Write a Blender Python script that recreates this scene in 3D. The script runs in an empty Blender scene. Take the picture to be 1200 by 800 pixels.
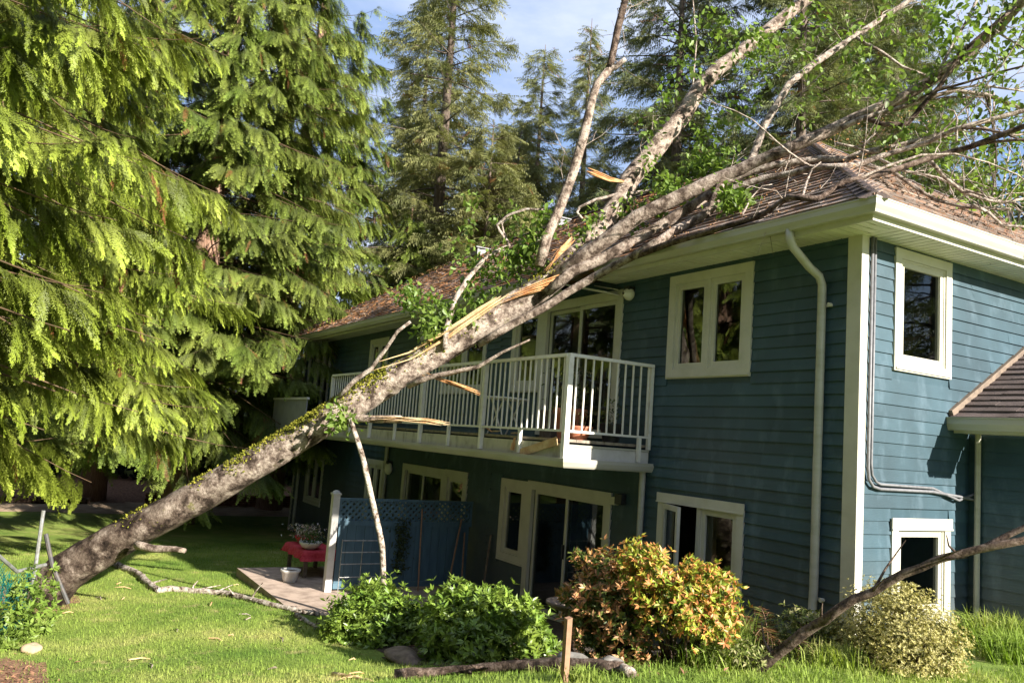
import bpy, math, random
import numpy as np
from mathutils import Vector, Matrix
RNG = np.random.default_rng(7); random.seed(7)
sc = bpy.context.scene
COL = sc.collection
R = math.radians

# ------------------------------------------------------------------ camera, sky, sun, exposure
cam_d = bpy.data.cameras.new("camera"); cam = bpy.data.objects.new("camera", cam_d); COL.objects.link(cam)
cam_d.sensor_width = 36.0; cam_d.lens = 28.47; cam_d.clip_end = 3000; cam_d.clip_start = .05
_F = Vector((-0.85573, 0.50348, 0.119305)); _R = Vector((0.513349, 0.854993, 0.07389)); _U = Vector((0.064803, -0.124475, 0.990104))
cam.matrix_world = Matrix(((_R.x, _U.x, -_F.x, 5.0265), (_R.y, _U.y, -_F.y, -6.8816), (_R.z, _U.z, -_F.z, 1.5392), (0, 0, 0, 1)))
sc.camera = cam

SUN = Vector((2.2, 0.66, 1.02)).normalized()
sun_d = bpy.data.lights.new("sun", 'SUN'); sun_d.energy = 4.9; sun_d.angle = R(.53); sun_d.color = (1, .94, .84)
sun = bpy.data.objects.new("sun", sun_d); COL.objects.link(sun); sun.rotation_euler = SUN.to_track_quat('Z', 'Y').to_euler()
sun.location = SUN * 60
world = bpy.data.worlds.new("World"); sc.world = world; world.use_nodes = True
wn = world.node_tree.nodes; wl = world.node_tree.links; wn.clear()
_o = wn.new('ShaderNodeOutputWorld'); _b = wn.new('ShaderNodeBackground'); _s = wn.new('ShaderNodeTexSky')
_s.sky_type = 'NISHITA'; _s.sun_disc = False; _s.sun_elevation = math.asin(SUN.z); _s.sun_rotation = math.atan2(SUN.x, SUN.y)
_s.air_density = 1.0; _s.dust_density = .6; _s.ozone_density = 1.4
_tc = wn.new('ShaderNodeTexCoord'); _mp = wn.new('ShaderNodeMapping'); _mp.inputs['Scale'].default_value = (1.2, 1.2, 3.6)
_nz = wn.new('ShaderNodeTexNoise'); _nz.inputs['Scale'].default_value = 1.7; _nz.inputs['Detail'].default_value = 7; _nz.inputs['Roughness'].default_value = .58
_cr = wn.new('ShaderNodeValToRGB'); _cr.color_ramp.elements[0].position = .36; _cr.color_ramp.elements[1].position = .62
_mx = wn.new('ShaderNodeMix'); _mx.data_type = 'RGBA'; _mx.inputs[7].default_value = (5.9, 6.5, 8.0, 1)
wl.new(_tc.outputs['Generated'], _mp.inputs['Vector']); wl.new(_mp.outputs[0], _nz.inputs['Vector']); wl.new(_nz.outputs[0], _cr.inputs[0])
wl.new(_cr.outputs[0], _mx.inputs[0]); _m0 = wn.new('ShaderNodeMix'); _m0.data_type = 'RGBA'; _m0.inputs[0].default_value = .65; _m0.inputs[7].default_value = (2.5, 4.0, 7.2, 1); wl.new(_s.outputs[0], _m0.inputs[6]); wl.new(_m0.outputs[2], _mx.inputs[6]); wl.new(_mx.outputs[2], _b.inputs[0]); wl.new(_b.outputs[0], _o.inputs[0])
_b.inputs[1].default_value = .05
sc.view_settings.view_transform = 'Standard'; sc.view_settings.look = 'None'; sc.view_settings.gamma = 1.0
sc.view_settings.exposure = 1.6
sc.cycles.max_bounces = 6; sc.cycles.transparent_max_bounces = 8; sc.cycles.use_denoising = True

# ------------------------------------------------------------------ materials
MATS = {}
def nt(name):
    m = bpy.data.materials.new(name); m.use_nodes = True; MATS[name] = m
    n = m.node_tree.nodes; l = m.node_tree.links
    return m, n, l, n['Principled BSDF'], n['Material Output']
def noise(n, l, scale, detail=5, rough=.6, coord=None, stretch=None):
    t = n.new('ShaderNodeTexNoise'); t.inputs['Scale'].default_value = scale; t.inputs['Detail'].default_value = detail; t.inputs['Roughness'].default_value = rough
    g = n.new('ShaderNodeNewGeometry')
    src = g.outputs['Position'] if coord is None else coord
    if stretch:
        mp = n.new('ShaderNodeMapping'); mp.inputs['Scale'].default_value = stretch; l.new(src, mp.inputs[0]); src = mp.outputs[0]
    l.new(src, t.inputs['Vector']); return t.outputs[0]
def ramp(n, l, src, stops):
    r = n.new('ShaderNodeValToRGB'); e = r.color_ramp.elements
    while len(e) < len(stops): e.new(.5)
    for k, (p, c) in enumerate(stops): e[k].position = p; e[k].color = (*c, 1)
    l.new(src, r.inputs[0]); return r.outputs[0]
def mixc(n, l, f, a, b, mode='MIX'):
    m = n.new('ShaderNodeMix'); m.data_type = 'RGBA'; m.blend_type = mode
    for i, v in ((0, f), (6, a), (7, b)):
        if isinstance(v, (int, float)): m.inputs[i].default_value = v
        elif isinstance(v, tuple): m.inputs[i].default_value = (*v, 1)
        else: l.new(v, m.inputs[i])
    return m.outputs[2]
def bump(n, l, p, h, strength, dist):
    b = n.new('ShaderNodeBump'); b.inputs['Strength'].default_value = strength; b.inputs['Distance'].default_value = dist
    l.new(h, b.inputs['Height']); l.new(b.outputs[0], p.inputs['Normal'])
def island(n, l, lo, hi):
    g = n.new('ShaderNodeNewGeometry'); m = n.new('ShaderNodeMapRange'); m.inputs[3].default_value = lo; m.inputs[4].default_value = hi
    l.new(g.outputs['Random Per Island'], m.inputs[0]); return m.outputs[0]
def scaled(n, l, c, f):
    m = n.new('ShaderNodeVectorMath'); m.operation = 'SCALE'
    if isinstance(c, tuple): m.inputs[0].default_value = c
    else: l.new(c, m.inputs[0])
    l.new(f, m.inputs['Scale']); return m.outputs[0]
def simple(name, c1, c2=None, scale=6, rough=.6, bs=0, bscale=40, stretch=None, spec=.5, lo=.4, hi=.65, isl=None, bdist=.01):
    m, n, l, p, o = nt(name)
    p.inputs['Roughness'].default_value = rough; p.inputs['Specular IOR Level'].default_value = spec
    c = c1
    if c2: c = ramp(n, l, noise(n, l, scale, stretch=stretch), [(lo, c1), (hi, c2)])
    if isl: c = scaled(n, l, c, island(n, l, *isl))
    if isinstance(c, tuple): p.inputs['Base Color'].default_value = (*c, 1)
    else: l.new(c, p.inputs['Base Color'])
    if bs: bump(n, l, p, noise(n, l, bscale, stretch=stretch), bs, bdist)
    return m
def leafmat(name, c1, c2, trans=.35, rough=.5, isl=(.7, 1.35), scale=1.2, spec=.35, attr=False, inst=False):
    m, n, l, p, o = nt(name)
    c = ramp(n, l, noise(n, l, scale, 3), [(.35, c1), (.68, c2)])
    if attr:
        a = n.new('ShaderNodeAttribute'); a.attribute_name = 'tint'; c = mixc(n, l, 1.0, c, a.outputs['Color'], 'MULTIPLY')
    c = scaled(n, l, c, island(n, l, *isl))
    if inst:
        oi = n.new('ShaderNodeObjectInfo'); mr = n.new('ShaderNodeMapRange'); mr.inputs[3].default_value = .72; mr.inputs[4].default_value = 1.3; l.new(oi.outputs['Random'], mr.inputs[0]); c = scaled(n, l, c, mr.outputs[0])
        c = mixc(n, l, ramp(n, l, oi.outputs['Random'], [(.984, (0, 0, 0)), (.986, (1, 1, 1))]), c, (.20, .085, .03))
    l.new(c, p.inputs['Base Color']); p.inputs['Roughness'].default_value = rough; p.inputs['Specular IOR Level'].default_value = spec
    t = n.new('ShaderNodeBsdfTranslucent'); l.new(mixc(n, l, .6, c, (1.15, 1.25, .45), 'MULTIPLY'), t.inputs['Color'])
    x = n.new('ShaderNodeMixShader'); x.inputs[0].default_value = trans
    l.new(p.outputs[0], x.inputs[1]); l.new(t.outputs[0], x.inputs[2]); l.new(x.outputs[0], o.inputs['Surface'])
    return m
# painted siding: teal stain with faint streaks, chalky patches and wood grain
def siding_mat():
    m, n, l, p, o = nt('siding_paint')
    c = ramp(n, l, noise(n, l, 1.3, 6), [(.35, (.024, .052, .068)), (.7, (.040, .083, .108))])
    c = mixc(n, l, ramp(n, l, noise(n, l, 3.0, 6, stretch=(1.5, 1.5, .7)), [(.52, (0, 0, 0)), (.72, (.4, .4, .4))]), c, (.12, .18, .225))
    g = n.new('ShaderNodeObjectInfo'); mr = n.new('ShaderNodeMapRange'); mr.inputs[3].default_value = .86; mr.inputs[4].default_value = 1.12
    l.new(g.outputs['Random'], mr.inputs[0]); c = scaled(n, l, c, mr.outputs[0])
    sx = n.new('ShaderNodeSeparateXYZ'); gg = n.new('ShaderNodeNewGeometry'); l.new(gg.outputs['Position'], sx.inputs[0]); mr2 = n.new('ShaderNodeMapRange'); mr2.inputs[1].default_value = .75; mr2.inputs[2].default_value = -.2; l.new(sx.outputs['Z'], mr2.inputs[0])
    md = n.new('ShaderNodeMath'); md.operation = 'MULTIPLY'; l.new(mr2.outputs[0], md.inputs[0]); l.new(noise(n, l, 7, 7, .75), md.inputs[1]); c = mixc(n, l, md.outputs[0], c, (.11, .105, .09))
    l.new(c, p.inputs['Base Color']); p.inputs['Roughness'].default_value = .5; p.inputs['Specular IOR Level'].default_value = .4
    bump(n, l, p, noise(n, l, 9, 6, .7, stretch=(1.2, 1.2, 14)), .25, .006)
siding_mat()
simple('trim_paint', (.53, .505, .425), (.43, .41, .32), 3.5, .45, .08, 60, lo=.45, hi=.8)
simple('rail_paint', (.76, .73, .66), (.58, .54, .45), 9, .4, lo=.5, hi=.8)
simple('gutter_paint', (.42, .405, .345), (.33, .32, .235), 2.2, .35, lo=.45, hi=.75, stretch=(.6, .6, 4))
simple('soffit_paint', (.72, .70, .62), (.60, .57, .48), 2, .5)
simple('deck_wood', (.30, .25, .19), (.16, .13, .10), 8, .8, .3, 30)
simple('fascia_wood', (.50, .47, .36), (.22, .19, .13), 5, .75, .2, 30, stretch=(1, 1, .5), lo=.5, hi=.75)
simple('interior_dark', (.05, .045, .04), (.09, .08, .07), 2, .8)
simple('curtain', (.5, .47, .42), (.4, .37, .33), 6, .9)
simple('bark_mulch', (.15, .07, .04), (.33, .18, .10), 14, .95, .8, 30, isl=None)
simple('dry_earth', (.36, .25, .16), (.50, .38, .25), 3, .95, .4, 20)
simple('bed_soil', (.05, .033, .022), (.10, .07, .045), 9, .95, .8, 25)
simple('patio_concrete', (.44, .335, .265), (.27, .20, .155), 5, .9, .25, 60)
simple('brick', (.20, .07, .045), (.30, .13, .09), 9, .9, .4, 60)
simple('rock', (.24, .22, .20), (.13, .12, .10), 9, .9, .6, 20)
simple('terracotta', (.33, .10, .05), (.42, .16, .09), 7, .75)
simple('white_glaze', (.62, .60, .56), (.48, .46, .43), 6, .35)
simple('stake_wood', (.28, .16, .095), (.20, .115, .065), 14, .8, .2, 60)
simple('old_wood', (.20, .15, .11), (.11, .08, .06), 12, .85, .3, 50)
simple('galvanized', (.42, .43, .43), (.26, .25, .23), 20, .45)
MATS['galvanized'].node_tree.nodes['Principled BSDF'].inputs['Metallic'].default_value = .6
simple('dark_steel', (.05, .05, .05), (.10, .08, .07), 20, .5)
simple('green_vinyl', (.01, .13, .10), (.015, .09, .08), 9, .5)
simple('fence_paint', (.060, .122, .165), (.042, .090, .125), 3, .55, .2, 50, stretch=(4, 4, .6))
simple('white_vinyl', (.58, .56, .53), (.47, .45, .41), 5, .4)
simple('red_cloth', (.42, .015, .035), (.52, .05, .07), 22, .8)
simple('black_plastic', (.02, .02, .02), None, 1, .4)
simple('grey_panel', (.34, .34, .36), (.28, .28, .30), 4, .5)
simple('lamp_glass', (.72, .69, .60), None, 1, .25)
simple('conduit_grey', (.17, .17, .18), (.12, .12, .13), 20, .5)
simple('split_wood', (.46, .20, .065), (.62, .37, .17), 9, .75, .5, 40, stretch=(1, 1, 1), lo=.38, hi=.62, bdist=.02)
simple('pale_split_wood', (.60, .44, .24), (.45, .26, .11), 6, .75, .5, 40, bdist=.02)
simple('cedar_bark', (.22, .12, .075), (.34, .22, .155), 9, .95, .9, 12, stretch=(3, 3, .35), bdist=.04)
simple('fir_bark', (.09, .065, .05), (.15, .115, .09), 9, .95, .7, 10, stretch=(2, 2, .4), bdist=.04)
simple('twig_red', (.13, .075, .040), (.09, .065, .03), 30, .8)
simple('lawn_ground', (.060, .105, .014), (.125, .165, .030), 1.1, .95, .5, 60, lo=.35, hi=.7)
# mown lawn seen at a distance: patchy greens with dry straw patches
def lawn_mat(name, blade):
    m, n, l, p, o = nt(name)
    c = ramp(n, l, noise(n, l, .55, 5, .65), [(.33, (.115, .195, .030)), (.52, (.215, .285, .055)), (.72, (.360, .360, .115))])
    f = ramp(n, l, noise(n, l, 2.6, 6, .7), [(.56, (0, 0, 0)), (.74, (.8, .8, .8))])
    c = mixc(n, l, f, c, (.48, .38, .19))
    if blade: c = scaled(n, l, c, island(n, l, .75, 1.45))
    l.new(c, p.inputs['Base Color']); p.inputs['Roughness'].default_value = .85; p.inputs['Specular IOR Level'].default_value = .2
    if blade:
        t = n.new('ShaderNodeBsdfTranslucent'); l.new(mixc(n, l, 1., c, (1.1, 1.25, .5), 'MULTIPLY'), t.inputs['Color'])
        x = n.new('ShaderNodeMixShader'); x.inputs[0].default_value = .35
        l.new(p.outputs[0], x.inputs[1]); l.new(t.outputs[0], x.inputs[2]); l.new(x.outputs[0], o.inputs['Surface'])
    else: bump(n, l, p, noise(n, l, 45, 5, .75), .9, .03)
lawn_mat('lawn_turf', False); lawn_mat('grass_blade', True)
# bark of the fallen tree: grey-brown plates, pale lichen blotches, dark bands, moss specks
def bark_mat(name, dark, mid, pale, sc_=1.0, moss=.0):
    m, n, l, p, o = nt(name)
    c = ramp(n, l, noise(n, l, 5.5 * sc_, 7, .66), [(.40, dark), (.48, mid), (.58, pale)])
    c = mixc(n, l, .85, c, ramp(n, l, noise(n, l, 30 * sc_, 6, .75), [(.36, (.42, .38, .36)), (.56, (1.05, 1.05, 1.05))]), 'MULTIPLY')
    v = n.new('ShaderNodeTexVoronoi'); v.inputs['Scale'].default_value = 11 * sc_; v.feature = 'DISTANCE_TO_EDGE'; g = n.new('ShaderNodeNewGeometry'); l.new(g.outputs['Position'], v.inputs['Vector'])
    k = ramp(n, l, v.outputs['Distance'], [(.0, (.35, .31, .29)), (.05, (1, 1, 1))])
    c = mixc(n, l, ramp(n, l, noise(n, l, 2.5, 3), [(.45, (0, 0, 0)), (.6, (.8, .8, .8))]), c, mixc(n, l, 1., c, k, 'MULTIPLY'))
    if name == 'alder_bark':                                        # dark bark at the butt of the trunk, with cedar shade painted in
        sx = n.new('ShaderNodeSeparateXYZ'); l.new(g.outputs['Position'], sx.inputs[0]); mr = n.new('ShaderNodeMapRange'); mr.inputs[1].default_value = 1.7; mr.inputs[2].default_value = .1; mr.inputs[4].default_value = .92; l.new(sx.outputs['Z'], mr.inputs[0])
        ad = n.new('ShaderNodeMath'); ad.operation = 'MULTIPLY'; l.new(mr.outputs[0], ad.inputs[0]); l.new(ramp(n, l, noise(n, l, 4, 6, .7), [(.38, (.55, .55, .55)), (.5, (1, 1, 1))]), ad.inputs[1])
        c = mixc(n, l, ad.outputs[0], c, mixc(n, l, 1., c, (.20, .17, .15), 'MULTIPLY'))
    if moss:
        f2 = ramp(n, l, noise(n, l, 4.5, 6, .7), [(.60, (0, 0, 0)), (.68, (moss, moss, moss))])
        c = mixc(n, l, f2, c, (.13, .13, .02))
    l.new(c, p.inputs['Base Color']); p.inputs['Roughness'].default_value = .9; p.inputs['Specular IOR Level'].default_value = .2
    bump(n, l, p, noise(n, l, 16 * sc_, 8, .7), .9, .03)
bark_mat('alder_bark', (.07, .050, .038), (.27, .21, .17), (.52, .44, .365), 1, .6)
bark_mat('limb_bark', (.09, .064, .048), (.26, .20, .16), (.45, .37, .305), 1.5, .2)
bark_mat('grey_bark', (.16, .12, .095), (.36, .29, .24), (.55, .48, .41), 2.5)
bark_mat('dark_bark', (.04, .028, .022), (.11, .075, .055), (.20, .15, .12), 2)
bark_mat('birch_bark', (.10, .07, .05), (.40, .33, .27), (.62, .56, .48), 2.2)
# roof shingles with rust coloured needle litter and moss between the courses
def shingle_mat(name, litter):
    m, n, l, p, o = nt(name)
    c = ramp(n, l, noise(n, l, 2.5, 5), [(.35, (.150, .122, .106)), (.65, (.270, .222, .195))])
    g2 = n.new('ShaderNodeNewGeometry')
    if not litter: c = mixc(n, l, 1., c, (.50, .47, .50), 'MULTIPLY')
    c = scaled(n, l, c, island(n, l, .65, 1.4))
    if litter:
        f = ramp(n, l, noise(n, l, 5.5, 8, .72), [(.46, (0, 0, 0)), (.56, (1, 1, 1))])
        lit = ramp(n, l, noise(n, l, 13, 6, .7), [(.36, (.20, .075, .028)), (.52, (.38, .145, .045)), (.66, (.40, .25, .07))])
        sx = n.new('ShaderNodeSeparateXYZ'); l.new(g2.outputs['Position'], sx.inputs[0]); mr = n.new('ShaderNodeMapRange'); mr.inputs[1].default_value = .2; mr.inputs[2].default_value = -8; mr.inputs[3].default_value = .42; mr.inputs[4].default_value = 1.25; l.new(sx.outputs['X'], mr.inputs[0])
        f3 = scaled(n, l, ramp(n, l, noise(n, l, .6, 4), [(.3, (.45, .45, .45)), (.58, (1, 1, 1))]), mr.outputs[0])
        c = mixc(n, l, mixc(n, l, 1., f, f3, 'MULTIPLY'), c, lit)
    l.new(c, p.inputs['Base Color']); p.inputs['Roughness'].default_value = .9; p.inputs['Specular IOR Level'].default_value = .25
    bump(n, l, p, noise(n, l, 60, 6, .8), .8, .012)
shingle_mat('roof_shingle', True); shingle_mat('porch_shingle', False)
def glass_mat():
    m, n, l, p, o = nt('window_glass')
    n.remove(p); t = n.new('ShaderNodeBsdfTransparent'); t.inputs[0].default_value = (.55, .6, .58, 1)
    g = n.new('ShaderNodeBsdfGlossy'); g.inputs['Roughness'].default_value = .015; g.inputs['Color'].default_value = (.9, .95, .93, 1)
    lw = n.new('ShaderNodeFresnel'); lw.inputs[0].default_value = 1.75
    nb = n.new('ShaderNodeBump'); nb.inputs['Strength'].default_value = .02; nb.inputs['Distance'].default_value = .05
    l.new(noise(n, l, 1.5, 2), nb.inputs['Height']); l.new(nb.outputs[0], g.inputs['Normal'])
    x = n.new('ShaderNodeMixShader'); l.new(lw.outputs[0], x.inputs[0]); l.new(t.outputs[0], x.inputs[1]); l.new(g.outputs[0], x.inputs[2]); l.new(x.outputs[0], o.inputs['Surface'])
glass_mat()
leafmat('cedar_needle', (.150, .205, .022), (.275, .330, .058), .24, .55, (.9, 1.1), 1.0, .35, True, True)
leafmat('cedar_needle_far', (.105, .160, .022), (.215, .262, .055), .24, .6, (.9, 1.1), .8, .35, True, True)
leafmat('fir_needle', (.125, .140, .048), (.250, .245, .095), .3, .6, (.7, 1.35), .7, .35, False, True)
leafmat('fir_needle_dark', (.088, .112, .045), (.180, .190, .075), .28, .6, (.7, 1.35), .7, .35, False, True)
leafmat('alder_leaf', (.115, .190, .028), (.200, .275, .060), .45, .45, (.6, 1.4), 2)
leafmat('maple_leaf', (.060, .125, .018), (.120, .190, .030), .4, .45, (.6, 1.4), 1)
leafmat('rhododendron_leaf', (.115, .200, .026), (.225, .300, .050), .32, .35, (.55, 1.5), 3, .5)
leafmat('pieris_leaf', (.9, .9, .9), (1, 1, 1), .3, .45, (.65, 1.3), 3, .4, True)
leafmat('tinted_leaf', (.85, .85, .85), (1, 1, 1), .3, .6, (.65, 1.35), 3, .3, True)
leafmat('moss', (.15, .16, .02), (.26, .24, .035), .15, .9, (.7, 1.3), 6, .1)
leafmat('ivy_leaf', (.12, .20, .03), (.20, .27, .05), .35, .45, (.6, 1.4), 3)
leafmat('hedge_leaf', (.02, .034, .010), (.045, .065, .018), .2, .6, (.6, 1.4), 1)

# ------------------------------------------------------------------ mesh helpers
class MB:
    def __init__(s): s.v = []; s.f = []
    def add(s, vs, fs):
        b = len(s.v); s.v += [tuple(map(float, q)) for q in vs]; s.f += [tuple(i + b for i in f) for f in fs]
    def box(s, x0, x1, y0, y1, z0, z1):
        s.add([(x0, y0, z0), (x1, y0, z0), (x1, y1, z0), (x0, y1, z0), (x0, y0, z1), (x1, y0, z1), (x1, y1, z1), (x0, y1, z1)],
              [(0, 3, 2, 1), (4, 5, 6, 7), (0, 1, 5, 4), (1, 2, 6, 5), (2, 3, 7, 6), (3, 0, 4, 7)])
    def bar(s, a, b, w, h, up=(0, 0, 1)):
        a = Vector(a); b = Vector(b); d = (b - a).normalized(); u = Vector(up)
        if abs(d.dot(u)) > .98: u = Vector((0, 1, 0))
        x = d.cross(u).normalized() * w / 2; y = x.cross(d).normalized() * h / 2
        vs = [p + i * x + j * y for p in (a, b) for i, j in ((-1, -1), (1, -1), (1, 1), (-1, 1))]
        s.add(vs, [(3, 2, 1, 0), (4, 5, 6, 7), (0, 1, 5, 4), (1, 2, 6, 5), (2, 3, 7, 6), (3, 0, 4, 7)])
    def tube(s, pts, rad, n=8, rough=0., cap=True, seed=0):
        pts = [Vector(p) for p in pts]
        if not hasattr(rad, '__len__'): rad = [rad] * len(pts)
        rg = random.Random(seed + len(pts)); ph = [rg.uniform(0, 6.28) for _ in range(4)]
        t0 = (pts[1] - pts[0]).normalized(); u = t0.orthogonal().normalized(); rings = []; b = len(s.v)
        for i, p in enumerate(pts):
            t = (pts[min(i + 1, len(pts) - 1)] - pts[max(i - 1, 0)]).normalized()
            u = (u - t * u.dot(t)).normalized(); w = t.cross(u)
            for k in range(n):
                a = 2 * math.pi * k / n
                r = rad[i] * (1 + rough * (math.sin(2 * a + ph[0] + i * .35) * .5 + math.sin(3 * a + ph[1] - i * .6) * .35 + rg.uniform(-.5, .5)))
                s.v.append(tuple(p + u * (math.cos(a) * r) + w * (math.sin(a) * r)))
        for i in range(len(pts) - 1):
            for k in range(n):
                k2 = (k + 1) % n; s.f.append((b + i * n + k, b + i * n + k2, b + (i + 1) * n + k2, b + (i + 1) * n + k))
        if cap:
            s.f.append(tuple(b + k for k in reversed(range(n)))); e = b + (len(pts) - 1) * n; s.f.append(tuple(e + k for k in range(n)))
    def lathe(s, prof, c=(0, 0, 0), n=20):
        b = len(s.v)
        for r, z in prof:
            for k in range(n): a = 2 * math.pi * k / n; s.v.append((c[0] + r * math.cos(a), c[1] + r * math.sin(a), c[2] + z))
        for i in range(len(prof) - 1):
            for k in range(n): k2 = (k + 1) % n; s.f.append((b + i * n + k, b + i * n + k2, b + (i + 1) * n + k2, b + (i + 1) * n + k))
    def prism(s, poly, a, b):
        # poly: list of points (3-D) moved by offsets a and b
        n = len(poly); A = Vector(a); B = Vector(b); poly = [Vector(p) for p in poly]
        s.add([p + A for p in poly] + [p + B for p in poly], [tuple(range(n - 1, -1, -1)), tuple(range(n, 2 * n))] + [(i, (i + 1) % n, n + (i + 1) % n, n + i) for i in range(n)])
    def build(s, name, mat, parent=None, smooth=False, loc=None):
        me = bpy.data.meshes.new(name); me.from_pydata(s.v, [], s.f); me.materials.append(MATS[mat])
        if smooth: me.polygons.foreach_set('use_smooth', [True] * len(me.polygons))
        me.update(); return link(name, me, parent, loc)
def link(name, me, parent=None, loc=None):
    o = bpy.data.objects.new(name, me); COL.objects.link(o)
    if parent is not None: o.parent = parent; o.matrix_parent_inverse = Matrix.Translation(-world_loc(parent))
    if loc is not None: o.location = loc
    return o
def world_loc(o):
    v = Vector(o.location) if o.parent is None else Vector((0, 0, 0))
    return v
def arr_obj(name, V, T, mat, parent=None, tint=None, smooth=False):
    V = np.ascontiguousarray(V, dtype=np.float32); T = np.ascontiguousarray(T, dtype=np.int32); k = T.shape[1]
    me = bpy.data.meshes.new(name); me.vertices.add(len(V)); me.vertices.foreach_set('co', V.ravel())
    me.loops.add(T.size); me.loops.foreach_set('vertex_index', T.ravel())
    me.polygons.add(len(T)); me.polygons.foreach_set('loop_start', np.arange(0, T.size, k, dtype=np.int32))
    if smooth: me.polygons.foreach_set('use_smooth', np.ones(len(T), dtype=bool))
    if tint is not None:
        a = me.color_attributes.new('tint', 'FLOAT_COLOR', 'POINT'); a.data.foreach_set('color', np.c_[tint, np.ones(len(tint))].astype(np.float32).ravel())
    me.update(calc_edges=True); me.materials.append(MATS[mat]); return link(name, me, parent)
def tag(o, label=None, cat=None, group=None, kind=None):
    if label: o['label'] = label
    if cat: o['category'] = cat
    if group: o['group'] = group
    if kind: o['kind'] = kind
    return o
def empty(name, loc, label, cat, group=None):
    o = bpy.data.objects.new(name, None); COL.objects.link(o); o.location = loc; o.empty_display_size = .3
    return tag(o, label, cat, group)
def norm(a): return a / np.maximum(np.linalg.norm(a, axis=-1, keepdims=True), 1e-9)
def scatter(tv, tt, P, D, N, S):
    """copies of a template (x along D, z along N) at P, scaled S -> verts, tris"""
    P = np.asarray(P, float); D = norm(np.asarray(D, float)); N = np.asarray(N, float); S = np.asarray(S, float)
    N = norm(N - D * (N * D).sum(1, keepdims=True)); Y = np.cross(N, D)
    F = np.stack([D, Y, N], 1) * (S[:, None, None] if S.ndim == 1 else S[:, :, None])
    V = np.einsum('mk,nkj->nmj', tv, F) + P[:, None, :]
    T = tt[None] + (np.arange(len(P)) * len(tv))[:, None, None]
    return V.reshape(-1, 3), T.reshape(-1, tt.shape[1])
# foliage made of repeated sprays: points carrying rotation, size and kind, turned into sprays by geometry nodes
def spray_object(name, tv, tt, mat, tint=None):
    me = bpy.data.meshes.new(name); me.from_pydata([tuple(map(float, q)) for q in tv], [], [tuple(map(int, q)) for q in tt]); me.materials.append(MATS[mat])
    if tint is not None:
        a = me.color_attributes.new('tint', 'FLOAT_COLOR', 'POINT'); a.data.foreach_set('color', np.c_[tint, np.ones(len(tint))].astype(np.float32).ravel())
    return bpy.data.objects.new(name, me)
def spray_group(name, objs):
    g = bpy.data.node_groups.new(name, 'GeometryNodeTree'); g.interface.new_socket('Geometry', in_out='INPUT', socket_type='NodeSocketGeometry'); g.interface.new_socket('Geometry', in_out='OUTPUT', socket_type='NodeSocketGeometry')
    n, l = g.nodes, g.links; gi = n.new('NodeGroupInput'); go = n.new('NodeGroupOutput'); ip = n.new('GeometryNodeInstanceOnPoints'); jn = n.new('GeometryNodeJoinGeometry')
    for ob in reversed(objs):
        oi = n.new('GeometryNodeObjectInfo'); oi.inputs['Object'].default_value = ob; oi.inputs['As Instance'].default_value = False; gt = n.new('GeometryNodeGeometryToInstance'); l.new(oi.outputs['Geometry'], gt.inputs[0]); l.new(gt.outputs[0], jn.inputs[0])
    def attr(nm, ty): a = n.new('GeometryNodeInputNamedAttribute'); a.data_type = ty; a.inputs[0].default_value = nm; return a.outputs[0]
    l.new(gi.outputs[0], ip.inputs['Points']); l.new(jn.outputs[0], ip.inputs['Instance']); ip.inputs['Pick Instance'].default_value = True
    l.new(attr('kind_index', 'INT'), ip.inputs['Instance Index']); l.new(attr('rot', 'FLOAT_VECTOR'), ip.inputs['Rotation']); l.new(attr('size', 'FLOAT'), ip.inputs['Scale']); l.new(ip.outputs[0], go.inputs[0])
    return g
def spray_foliage(name, P, D, N, S, K, group, parent):
    D = norm(np.asarray(D, float)); N = norm(N - D * (N * D).sum(1, keepdims=True)); Y = np.cross(N, D)
    rot = np.stack([np.arctan2(Y[:, 2], N[:, 2]), -np.arcsin(np.clip(D[:, 2], -1, 1)), np.arctan2(D[:, 1], D[:, 0])], 1)
    me = bpy.data.meshes.new(name); me.vertices.add(len(P)); me.vertices.foreach_set('co', np.asarray(P, np.float32).ravel())
    for nm, ty, v in (('rot', 'FLOAT_VECTOR', rot), ('size', 'FLOAT', S), ('kind_index', 'INT', K)):
        a = me.attributes.new(nm, ty, 'POINT'); a.data.foreach_set('vector' if ty == 'FLOAT_VECTOR' else 'value', np.ascontiguousarray(v, np.int32 if ty == 'INT' else np.float32).ravel())
    me.update(); o = link(name, me, parent); m = o.modifiers.new('sprays', 'NODES'); m.node_group = group; return tag(o, kind='stuff')
def join(parts):
    V = []; T = []; b = 0
    for v, t in parts: V.append(v); T.append(t + b); b += len(v)
    return np.concatenate(V), np.concatenate(T)
def randdir(n, rg=RNG): return norm(rg.normal(size=(n, 3)))
# ground height: the plot falls from the house corner to the walk-out patio and on to the back of the lawn
_gx = np.array([-400, -60, -34, -29, -24, -18, -10, -7, -5, -3.3, -2, -1.2, -.6, .3, 3, 12, 60, 400.])
_gz = np.array([-.6, -.6, -.7, -1.0, -1.42, -1.50, -1.18, -1.07, -1.0, -.86, -.66, -.47, -.28, -.08, 0, .1, .2, .2])
def gz(x, y=0.):
    x = np.asarray(x, float); y = np.asarray(y, float)
    z = sum(np.interp(x + d, _gx, _gz) for d in (-.5, -.25, 0, .25, .5)) / 5
    w = 1 / (1 + np.exp(-(np.abs(y + 2) - 0)))  # gentle swells
    return z + .03 * np.sin(x * .9 + y * .7) * np.sin(y * .8 - x * .3) * np.clip((-y - 1.5) / 2, 0, 1)

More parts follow.
